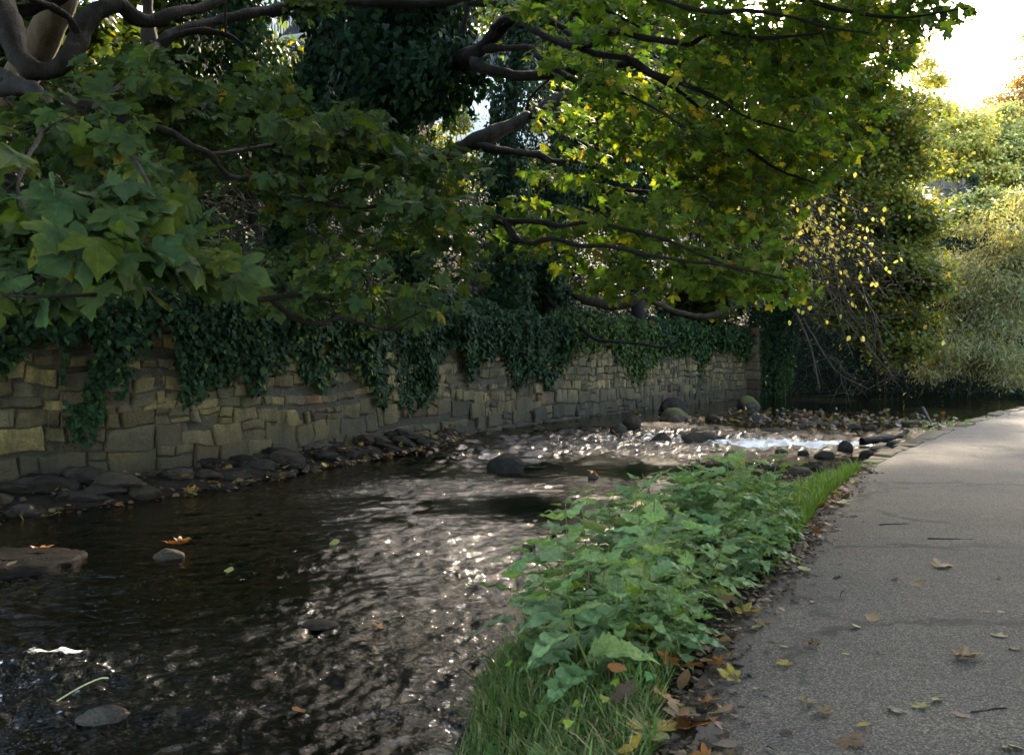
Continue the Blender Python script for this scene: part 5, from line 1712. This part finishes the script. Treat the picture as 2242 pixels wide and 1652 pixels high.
# left shore
n = 1000
y = rng.uniform(7.5, 20.3, n)
sI = np.interp(y, BANK[:i_end, 1], BS[:i_end])
p, t, nr = bank_at(sI)
sh = np.interp(y, [6, 9, 12, 15, 18.5, 20.3], [1.3, 1.9, 1.55, 0.95, 1.0, 0.5])
off = sh * (1 - rng.random(n) ** 1.7)
litter('leaf_litter', on_ground(p + nr * off[:, None], (0.0, 0.09)), (0.05, 0.11), LIT, 'yellow and brown leaves caught among the shore stones below the wall')
# leaf drifts on the far bar
n = 620
c = np.array([[7.6, 24.2], [6.2, 25.5], [9.0, 24.6], [8.3, 27.5], [10, 23.5]])
xy = c[rng.integers(0, 5, n)] + rng.normal(0, 1, (n, 2)) * [1.5, 1.2]
litter('leaf_drift', on_ground(xy, (0.0, 0.10)), (0.09, 0.17), [(3, (0.10, 0.06, 0.02)), (1.2, (0.17, 0.065, 0.015)), (2.5, (0.16, 0.125, 0.045)), (8, (0.035, 0.025, 0.016))], 'orange and yellow leaves drifted up on the shallow stony bar', .6)
# gravel bar
n = 3600
xy = np.stack([rng.normal(3.75, 0.75, n), rng.normal(12.2, 1.1, n)], 1)
xy[:, 0] += (xy[:, 1] - 12.2) * 0.55
e = sd_poly(xy[:, 0], xy[:, 1], EDGE[::3])
xy = xy[e > 0.1]
pos = on_ground(xy, (-0.02, 0.02))
pos = pos[pos[:, 2] > WATER - 0.03]
Vi, Ti = ICO1
Vi = Vi[:42] if len(Vi) < 42 else Vi
S = rng.uniform(0.008, 0.03, len(pos)) * np.exp(rng.normal(0, .2, len(pos)))
V = (Vi[None] * (S[:, None, None] * np.stack([rng.uniform(.8, 1.5, len(pos)), rng.uniform(.8, 1.2, len(pos)), rng.uniform(.4, .8, len(pos))], 1)[:, None, :]) + pos[:, None, :]).reshape(-1, 3)
T = (Ti[None] + (np.arange(len(pos)) * len(Vi))[:, None, None]).reshape(-1, 3)
col = np.repeat(pick([(3, (0.06, 0.045, 0.034)), (2, (0.09, 0.07, 0.052)), (1, (0.04, 0.034, 0.03))], len(pos), .25), len(Vi), 0)
tag(mk('gravel', V, T, M['rock'], tint=col, smooth=True), 'small brown gravel heaped between the grass and the water', 'gravel', kind='stuff')
pos2 = pos[rng.integers(0, len(pos), 900)] + rng.normal(0, .03, (900, 3)) * [1, 1, .3] + [0, 0, .02]
litter('leaf_fragments', pos2, (0.02, 0.06), [(3, (0.13, 0.095, 0.06)), (2, (0.085, 0.055, 0.034))], 'dry leaf scraps mixed through the gravel', .7)
# crushed litter along the path verge
n = 1700
s = rng.uniform(np.interp(2.2, EDGE[:, 1], ES), np.interp(11.0, EDGE[:, 1], ES), n)
p, t, nn_ = edge_at(s)
off = -np.abs(rng.normal(0, 0.09, n)) * (1.4) + rng.uniform(-0.02, 0.14, n)
xy = p + nn_ * off[:, None]
z = np.where(off > 0, ground_z(xy[:, 0], xy[:, 1]) + .02, .006) + rng.uniform(0, .012, n)
litter('leaf_mulch', np.concatenate([xy, z[:, None]], 1), (0.015, 0.055), LITD, 'brown crumbled leaves along the edge of the path', .25)

# ------------------------------------------------------------------ fallen leaves, one by one
FL = {}
FCOL = {'yellow': (0.48, 0.36, 0.05), 'brown': (0.2, 0.105, 0.05), 'tan': (0.36, 0.23, 0.12), 'lime': (0.36, 0.38, 0.12), 'orange': (0.42, 0.16, 0.03), 'grey': (0.17, 0.13, 0.11)}
for cn, c in FCOL.items():
    for sh_, base_o, ctr in (('lobed', SYC, (0, .24)), ('oval', [(0, 0), (0.2, 0.1), (0.34, 0.35), (0.33, 0.55), (0.2, 0.8), (0, 1.0)], (0, .45))):
        for vv in range(2):
            V, T, w = fan(base_o, ctr, random.uniform(-.45, -.1), random.uniform(-.1, .3), .035, 300 + vv)
            V = V - [0, 0.4, V[:, 2].min()]
            cc = .55 * np.array(c)[None] * (1 - 0.2 * w[:, None] * rng.random((len(V), 1)))
            FL[(cn, sh_, vv)] = mesh_data('fallen_leaf', V, T, M['deadleaf'], cc)


def fallen(px, py, wpx, cn, sh_, label, group=None, z=0.012, tilt=0.1, xyz=None):
    q = G(px, py, z) if xyz is None else xyz
    o = bpy.data.objects.new('fallen_leaf', FL[(cn, sh_, random.randint(0, 1))])
    C.objects.link(o)
    o.location = [float(a) for a in q]
    sc = (wpx * q[1] / F) if wpx > 1 else wpx
    o.scale = (sc, sc, sc * random.uniform(.6, 1.2))
    o.rotation_euler = (random.gauss(0, tilt), random.gauss(0, tilt), random.uniform(0, 6.28))
    return tag(o, label, 'leaf', group)


fallen(1865, 1625, 66, 'brown', 'lobed', 'curled brown leaf lying nearest the viewer on the path', tilt=.3)
fallen(2065, 1240, 46, 'tan', 'lobed', 'dry tan leaf lying flat on the sunlit side of the path')
fallen(2005, 1277, 40, 'tan', 'oval', 'narrow tan leaf in front of the dry leaf on the path')
fallen(1910, 1354, 46, 'tan', 'oval', 'tan leaf with a stalk alone in the middle of the path')
fallen(1760, 1244, 42, 'lime', 'oval', 'pale lime leaf beside the nettles on the path')
fallen(1840, 1102, 44, 'lime', 'lobed', 'lime green leaf by the grass strip, largest on the far path')
fallen(1520, 1590, 100, 'orange', 'lobed', 'orange brown leaf at the corner of the grass and the path')
fallen(1495, 1562, 70, 'tan', 'lobed', 'apricot leaf on the heap of leaves at the grass corner')
fallen(1470, 1545, 56, 'yellow', 'lobed', 'bright yellow leaf on top of the leaf heap at the grass corner')
fallen(1430, 1610, 96, 'lime', 'oval', 'long pale yellow leaf at the edge of the front grass')
fallen(1450, 1590, 56, 'yellow', 'lobed', 'yellow leaf behind the long pale one at the front grass')
fallen(1555, 1530, 40, 'tan', 'oval', 'small tan leaf beside the heap at the grass corner')
fallen(1370, 1515, 66, 'grey', 'lobed', 'dull pinkish brown leaf standing in the grass', z=0.08, tilt=.7)
fallen(1347, 1460, 46, 'orange', 'oval', 'rust red leaf caught in the nettles above the grass', z=0.12, tilt=.4)
fallen(1640, 1340, 60, 'yellow', 'lobed', 'yellow green leaf curling out under the nettles')
fallen(1650, 1374, 40, 'lime', 'oval', 'pale yellow leaf below the nettle edge')
fallen(1590, 1628, 70, 'grey', 'oval', 'grey brown leaf flat on the path by the front heap')
fallen(1854, 1431, 18, 'yellow', 'oval', 'tiny yellow leaf in the middle of the path')
fallen(1654, 1505, 20, 'lime', 'oval', 'tiny lime leaf near the front of the path')
fallen(1805, 1560, 40, 'tan', 'lobed', 'faded leaf pressed into the path near the front')
fallen(2120, 1440, 60, 'tan', 'lobed', 'pair sized faded tan leaf pressed flat at the right of the path')
cols = ['tan', 'yellow', 'brown', 'lime', 'grey', 'orange']
for k in range(36):
    px, py = random.uniform(1700, 2240), random.uniform(930, 1640)
    p, t, nn_ = edge_at(np.interp(G(px, py, 0)[1], EDGE[:, 1], ES))
    if G(px, py, 0)[0] < p[0] + .1: continue
    cn = random.choice(['tan', 'tan', 'lime', 'brown', 'grey', 'yellow'])
    far = 'on the far stretch of path' if py < 1100 else ('on the middle of the path' if py < 1350 else 'on the near path')
    fallen(px, py, random.uniform(.03, .07), cn, random.choice(['lobed', 'oval']), f'small {cn if cn != "grey" else "grey brown"} leaf fallen {far}', 'leaves scattered on the path')
for k in range(80):
    yy = random.choice([random.uniform(2.6, 4.2), random.uniform(4, 11)])
    ss = np.interp(yy, EDGE[:, 1], ES)
    p, t, nn_ = edge_at(ss)
    o_ = random.uniform(-.16, .14)
    q = p + nn_ * o_
    cn = random.choice(['tan', 'brown', 'brown', 'grey', 'grey', 'orange', 'yellow'])
    wh = 'at the foot of the nettles' if 4.2 < yy < 8.3 else ('beside the front grass' if yy <= 4.2 else 'beside the bright grass strip')
    fallen(0, 0, random.uniform(.05, .1), cn, random.choice(['lobed', 'lobed', 'oval']), f'{cn if cn != "grey" else "grey brown"} curled leaf {wh}', 'leaves lying along the path verge', xyz=np.array([q[0], q[1], .02 + .015 * random.random()]), tilt=.3)
# leaves on and in the stream
for (px, py, w, cn, sh_, lab) in ((90, 1202, 40, 'orange', 'lobed', 'orange leaf on the back of the left slab'), (25, 1235, 26, 'tan', 'oval', 'tan leaf lying on the left slab'), (385, 1190, 50, 'orange', 'lobed', 'orange leaf draped over the half sunk rock'), (400, 1186, 34, 'tan', 'lobed', 'pale leaf standing on the half sunk rock'), (1297, 1036, 24, 'orange', 'lobed', 'orange leaf on the covered stone in the smooth pool'),
                                  (1402, 1106, 36, 'yellow', 'lobed', 'yellow crumpled leaf snagged in the current above the nettles'), (1355, 947, 26, 'orange', 'lobed', 'orange leaf stuck at the foot of the riffle boulders'), (655, 1557, 40, 'orange', 'oval', 'orange leaf drifting at the bottom of the stream'), (500, 1248, 30, 'lime', 'oval', 'pale strip of leaf floating among bubbles'), (825, 1370, 30, 'orange', 'lobed', 'orange leaf riding the ripple in midstream'), (280, 1560, 16, 'yellow', 'oval', 'little yellow leaf on the pale sunken rock'), (735, 1187, 26, 'lime', 'oval', 'pale leaf floating left of the bright ripples'), (1155, 1190, 26, 'brown', 'oval', 'dark leaf on the small black stone')):
    dz = {'on the covered': .1}.get(lab, 0)
    fallen(px, py, w, cn, sh_, lab, z=WATER + 0.015 + (0.045 if ('rock' in lab or 'slab' in lab or 'stone' in lab) else 0), tilt=.25)

# ------------------------------------------------------------------ nettles
def nettle_meshes(seed, h):
    r = random.Random(seed)
    lean = np.array([r.uniform(-.2, .2), r.uniform(-.2, .2), 0])
    q = catmull([np.zeros(3), np.array([0, 0, h * .5]) + lean * h * .4, np.array([0, 0, h]) + lean * h], 4)
    b = MB()
    b.tube(q, np.linspace(.006, .0025, len(q)), 6)
    V, Fs, _ = b.arrays()
    stem = mesh_data('stem', V, Fs, M['nettle'], np.broadcast_to(np.array([.09, .12, .04]), (len(V), 3)), True)
    pos, D, N, S = [], [], [], []
    npair = int(h / .066)
    for i in range(npair):
        f = (i + .6) / npair
        c = np.array([np.interp(f, np.linspace(0, 1, len(q)), q[:, a]) for a in range(3)])
        for sgn in (0, 1):
            a = (i % 2) * PI / 2 + sgn * PI + r.uniform(-.4, .4)
            o = np.array([math.cos(a), math.sin(a), 0])
            size = (0.075 + 0.15 * math.sin(PI * min(1, (0.25 + 0.62 * f)))) * r.uniform(.8, 1.2) * (0.45 if i == npair - 1 else 1)
            el = -0.15 + 0.75 * f + r.uniform(-.2, .25)
            pos.append(c + o * .035)
            D.append(o + [0, 0, el])
            N.append(np.array([-o[0] * el, -o[1] * el, 1]) + np.array([r.gauss(0, .22) for _ in range(3)]))
            S.append(size)
    pos, D, N, S = map(np.array, (pos, D, N, S))
    f = pos[:, 2] / h
    col = pick([(4, (.15, .225, .105)), (3, (.175, .25, .105)), (2, (.125, .195, .105)), (.8, (.22, .27, .05))], len(pos), .15)
    V, T, Cc = leaves(T_NET, pos, D, N, S, col, col * 1.12)
    lv = mesh_data('leaves', V, T, M['nettle'], Cc, True, None, LASTLC)
    return stem, lv


NM = [nettle_meshes(k, hh) for k, hh in enumerate((.6, .66, .5, .7, .56, .42, .62, .36))]


def nettle(x, y, k, sc, label, group):
    z = float(ground_z(np.array([x]), np.array([y]))[0])
    o = bpy.data.objects.new('nettle', None)
    C.objects.link(o)
    o.empty_display_size = .1
    o.location = (x, y, max(z, -0.4))
    o.scale = (sc,) * 3
    o.rotation_euler = (random.gauss(0, .1), random.gauss(0, .1), random.uniform(0, 6.28))
    tag(o, label, 'plant', group)
    for nm, me in zip(('stem', 'leaves'), NM[k]):
        c = bpy.data.objects.new(nm, me)
        C.objects.link(c)
        c.parent = o


cnt = 0
while cnt < 90:
    yy = random.uniform(3.8, 7.5)
    p, t, nn_ = edge_at(np.interp(yy, EDGE[:, 1], ES))
    wv = np.interp(yy, [3.8, 4.3, 5, 6.5, 7.5], [.85, 1.05, 1.0, .95, .6])
    o_ = random.uniform(0.08, wv)
    q = p + nn_ * (o_ * .9)
    rw = 'path side' if o_ < .3 else ('river side' if o_ > .7 * wv else 'middle')
    rg = 'front' if yy < 5.2 else ('back' if yy > 7.2 else 'thick')
    lab = f'green serrate leaved nettle on the {rw} of the {rg} {"part" if rg != "thick" else "centre"} of the verge clump'
    nettle(q[0], q[1], random.randint(0, 7), random.uniform(.75, 1.1) * (0.72 if o_ < .25 else 1), lab, 'nettles crowding the verge')
    cnt += 1
ds = empty('dry_stalk', G(1285, 1400, -.05), 'thin upright reddish dead stalk among the nettles', 'stalk')
b = MB()
b.tube(catmull([P(1280, 1420, 4.6), P(1285, 1340, 4.6), P(1289, 1260, 4.62), P(1292, 1205, 4.63)], 4), np.linspace(.007, .004, 13), 5, .2)
b.build('stem', plain('red_stalk', (.16, .08, .05)), ds)
# small plant at the far kerb
for px, py, d, n, lab in ((1985, 915, 19, 5, 0), ):
    pass


# ------------------------------------------------------------------ grass
def grass(name, xy, h, pal, label, bend=.5, w=.006, thing=None):
    n = len(xy)
    z = ground_z(xy[:, 0], xy[:, 1])
    hh = h * np.exp(rng.normal(0, .3, n))
    a = rng.uniform(0, 2 * PI, n)
    o = np.stack([np.cos(a), np.sin(a)], 1)
    sd = np.stack([-np.sin(a), np.cos(a)], 1)
    bd = hh * bend * rng.uniform(.3, 1.4, n)
    lv = []
    for f, wf in ((0, 1), (.35, .95), (.7, .65), (1.0, .05)):
        c = np.concatenate([xy + o * (bd * f ** 2)[:, None], (np.maximum(z, -.4) + hh * f * (1 - .25 * f * np.minimum(bd / hh, 1.2)))[:, None]], 1)
        ww = np.concatenate([sd * (w * wf * rng.uniform(.7, 1.4, n))[:, None], np.zeros((n, 1))], 1)
        lv += [c - ww, c + ww]
    V = np.stack(lv, 1).reshape(-1, 3)
    base = (np.arange(n) * 8)[:, None, None]
    Q = (np.array([[0, 1, 3, 2], [2, 3, 5, 4], [4, 5, 7, 6]])[None] + base).reshape(-1, 4)
    col = np.repeat(pick(pal, n, .22), 8, 0)
    o_ = mk(name, V, Q, M['grass'], tint=col)
    if thing: tag(o_, label, thing)
    else: tag(o_, label, 'grass', kind='stuff')


GR = dim([(5, (.08, .15, .045)), (4, (.11, .18, .05)), (2, (.22, .21, .1)), (1, (.3, .26, .15))], .85)
n = 17000
yy = rng.uniform(2.0, 5.0, n)
p, t, nn_ = edge_at(np.interp(yy, EDGE[:, 1], ES))
wv = np.interp(yy, [2, 3.4, 4.2, 5], [.9, .93, 1.0, 1.0])
lo = np.interp(yy, [2, 3.3, 4.2, 5], [.05, .05, .12, .3])
off = lo + (wv - lo) * rng.random(n)
kp = (rng.random(n) < np.interp(yy, [2, 4.3, 5], [1, 1, .3]))
grass('grass', (p + nn_ * off[:, None])[kp], .095, GR, 'green grass mixed with dry blades at the front corner of the verge', .9, .0035)
GB = dim([(4, (.085, .16, .03)), (3, (.11, .19, .035)), (1, (.15, .22, .06))], .8)
n = 6500
yy = rng.uniform(6.9, 10.9, n)
p, t, nn_ = edge_at(np.interp(yy, EDGE[:, 1], ES))
wv = np.interp(yy, [6.9, 9, 10.3, 10.9], [.4, .42, .3, .1])
grass('grass_strip', (p + nn_ * (.02 + wv * rng.random(n))[:, None]), .12, GB, 'bright green grass strip between the path and the gravel', .5, .0045)
q = G(1905, 1022, 0)
p, t, nn_ = edge_at(np.interp(11.35, EDGE[:, 1], ES))
grass('grass_tuft', p + nn_ * .05 + rng.normal(0, .05, (160, 2)), .09, GB, 'small lone grass tuft at the first edging stone', .8, .004, 'grass tuft')
p, t, nn_ = edge_at(np.interp(19.5, EDGE[:, 1], ES))
grass('grass_tuft', p + nn_ * .25 + rng.normal(0, .12, (260, 2)), .12, GB, 'low green tuft on the far edge of the path', .9, .008, 'grass tuft')
# loose ivy leaves in the grass edge
lw = empty('bindweed', G(1310, 1570, 0), 'low round leaved weed trailing through the front grass', 'plant')
n = 80
yy = rng.uniform(3.2, 4.7, n)
p, t, nn_ = edge_at(np.interp(yy, EDGE[:, 1], ES))
off = .05 + .8 * rng.random(n)
xy = p + nn_ * off[:, None]
pos = np.concatenate([xy, (ground_z(xy[:, 0], xy[:, 1]) + rng.uniform(.04, .16, n))[:, None]], 1)
col = pick([(3, (.07, .14, .06)), (1, (.15, .22, .04))], n, .2)
V, T, Cc = leaves(T_IVY, pos, unit(rng.normal(0, 1, (n, 3)) * [1, 1, .4]), unit(np.array([0, -.4, 1]) + rng.normal(0, .4, (n, 3))), rng.uniform(.035, .07, n), col)
mk('leaves', V, T, M['nettle'], lw, tint=Cc)
kw = empty('kerb_weed', G(1965, 920, 0), 'grey green weed sprawling from the far edging stones over the water', 'plant')
c0 = np.array([*(edge_at(np.interp(17.6, EDGE[:, 1], ES))[0] + np.array([-.35, .2])), -.05])
pos = c0 + rng.normal(0, 1, (90, 3)) * [.22, .22, .09]
col = pick([(3, (.07, .12, .06)), (1, (.12, .18, .08))], 90, .2)
V, T, Cc = leaves(T_OVAL, pos, unit(rng.normal(0, 1, (90, 3)) * [1, 1, .4]), unit(np.array([0, -.4, 1]) + rng.normal(0, .4, (90, 3))), rng.uniform(.06, .12, 90), col)
mk('leaves', V, T, M['nettle'], kw, tint=Cc)

# twigs on the path
for k, (px, py, L, lab) in enumerate(((1960, 1147, .14, 'thin dark twig on the path near the grass strip'), (2080, 1180, .16, 'thin twig lying across the middle of the path'), (2170, 1555, .09, 'short dark twig on the near path'), (1780, 1165, .2, 'brown twig poking out beside the nettles'))):
    c = G(px, py, .008)
    b = MB()
    a = random.uniform(-.4, .4)
    q = c + np.outer(np.linspace(-1, 1, 6) * L, [math.cos(a), math.sin(a), 0]) + rng.normal(0, .004, (6, 3))
    b.tube(q, np.linspace(.006, .003, 6), 5)
    tag(b.build('twig', M['twig'], loc=c), lab, 'twig')

# ------------------------------------------------------------------ unseen trees added on the near side to block sky and shade the path
SH = [(3, (0.05, 0.085, 0.022)), (2, (0.09, 0.12, 0.025))]
SHADE = [((7.2, 1.0), 5.0, 2.6, 2.2, 3600), ((8.2, 5.0), 4.9, 2.6, 2.2, 2500), ((10.2, 9.0), 5.0, 2.6, 2.3, 2100), ((12.8, 13.5), 5.2, 2.6, 2.3, 1700),
         ((5.5, -5), 9, 5, 6, 11000), ((9.5, -0.5), 10, 5, 6, 11000), ((11, 4), 9.5, 4, 4.5, 8000), ((-2, -7), 10, 6, 6, 11000), ((-9, -1), 9, 5, 6, 10000), ((4.6, 1.0), 10.5, 5, 2.2, 10000), ((6.5, 7.5), 12.5, 4.0, 2.5, 8000)]
for k, ((x, y), zc, rh, rv, n) in enumerate(SHADE):
    crown_tree('unseen_shade_tree', (x, y, 0), [(x, y, 0), (x + .2, y, 3), (x, y + .2, 6), (x + .1, y, zc)], [((x, y, zc), (rh, rh, rv), 1, 30)], n, (.24, .38), SH, 'tall broad unseen tree added for shade on the near side', tpl=T_RH, group='unseen trees added for shade', r0=.25)

# ------------------------------------------------------------------ light, sky, camera
SUN_AZ, SUN_EL = math.radians(18), math.radians(32)  # azimuth clockwise from the view direction (+Y)
world = bpy.data.worlds.new('World')
bpy.context.scene.world = world
world.use_nodes = True
wt = world.node_tree
wt.nodes.clear()
sky = wt.nodes.new('ShaderNodeTexSky')
sky.sky_type = 'NISHITA'
sky.sun_disc = False
sky.sun_elevation = SUN_EL
sky.sun_rotation = SUN_AZ
sky.air_density = 1.0
sky.dust_density = 1.5
sky.ozone_density = 1.0
bg = wt.nodes.new('ShaderNodeBackground')
bg.inputs[1].default_value = 0.15
wo = wt.nodes.new('ShaderNodeOutputWorld')
wt.links.new(sky.outputs[0], bg.inputs[0])
wt.links.new(bg.outputs[0], wo.inputs[0])
UC = [((8.4, 19, 10.6), (3.6, 4.5, 1.9), 1, 80), ((13, 34, 16.5), (6, 5, 3), 1.0, 60), ((10.5, 26, 13.5), (5, 4.5, 2), 1.2, 80)]  # unseen leaf clumps added above the view to shade the path
crown_tree('unseen_shade_tree', (15, 19, 0), [(15, 19, 0), (15, 19, 9.5), (14.5, 19.5, 12), (13.5, 20.5, 14.5)], UC, 18000, (.2, .32), SH, 'high unseen tree added to shade the path from above the view', tpl=T_LOBE, group='unseen trees added for shade', r0=.3)
ld = bpy.data.lights.new('sun', 'SUN')
ld.energy = 1.6
ld.angle = math.radians(1.2)
ld.color = (1.0, 0.9, 0.74)
so = bpy.data.objects.new('sun', ld)
C.objects.link(so)
dv = Vector((math.sin(SUN_AZ) * math.cos(SUN_EL), math.cos(SUN_AZ) * math.cos(SUN_EL), math.sin(SUN_EL)))
so.rotation_euler = dv.to_track_quat('Z', 'Y').to_euler()
so.location = (20, 0, 30)

cd = bpy.data.cameras.new('camera')
cd.sensor_width = 36
cd.lens = F / 2242 * 36
cd.clip_end = 2000
cd.dof.use_dof = True
cd.dof.focus_distance = 11
cd.dof.aperture_fstop = 8
co = bpy.data.objects.new('camera', cd)
C.objects.link(co)
co.location = (0, 0, CAM_Z)
co.rotation_euler = (math.pi / 2 - PITCH, 0, 0)
sc = bpy.context.scene
sc.camera = co
sc.view_settings.view_transform = 'Standard'
sc.view_settings.look = 'None'
sc.view_settings.exposure = 3.4
sc.view_settings.gamma = 1
sc.view_settings.use_white_balance = True
sc.view_settings.white_balance_temperature = 7300
sc.render.engine = 'CYCLES'
sc.cycles.use_denoising = True
sc.cycles.max_bounces = 8
sc.cycles.transparent_max_bounces = 8
sc.cycles.transmission_bounces = 6
sc.cycles.caustics_reflective = False
sc.cycles.caustics_refractive = False
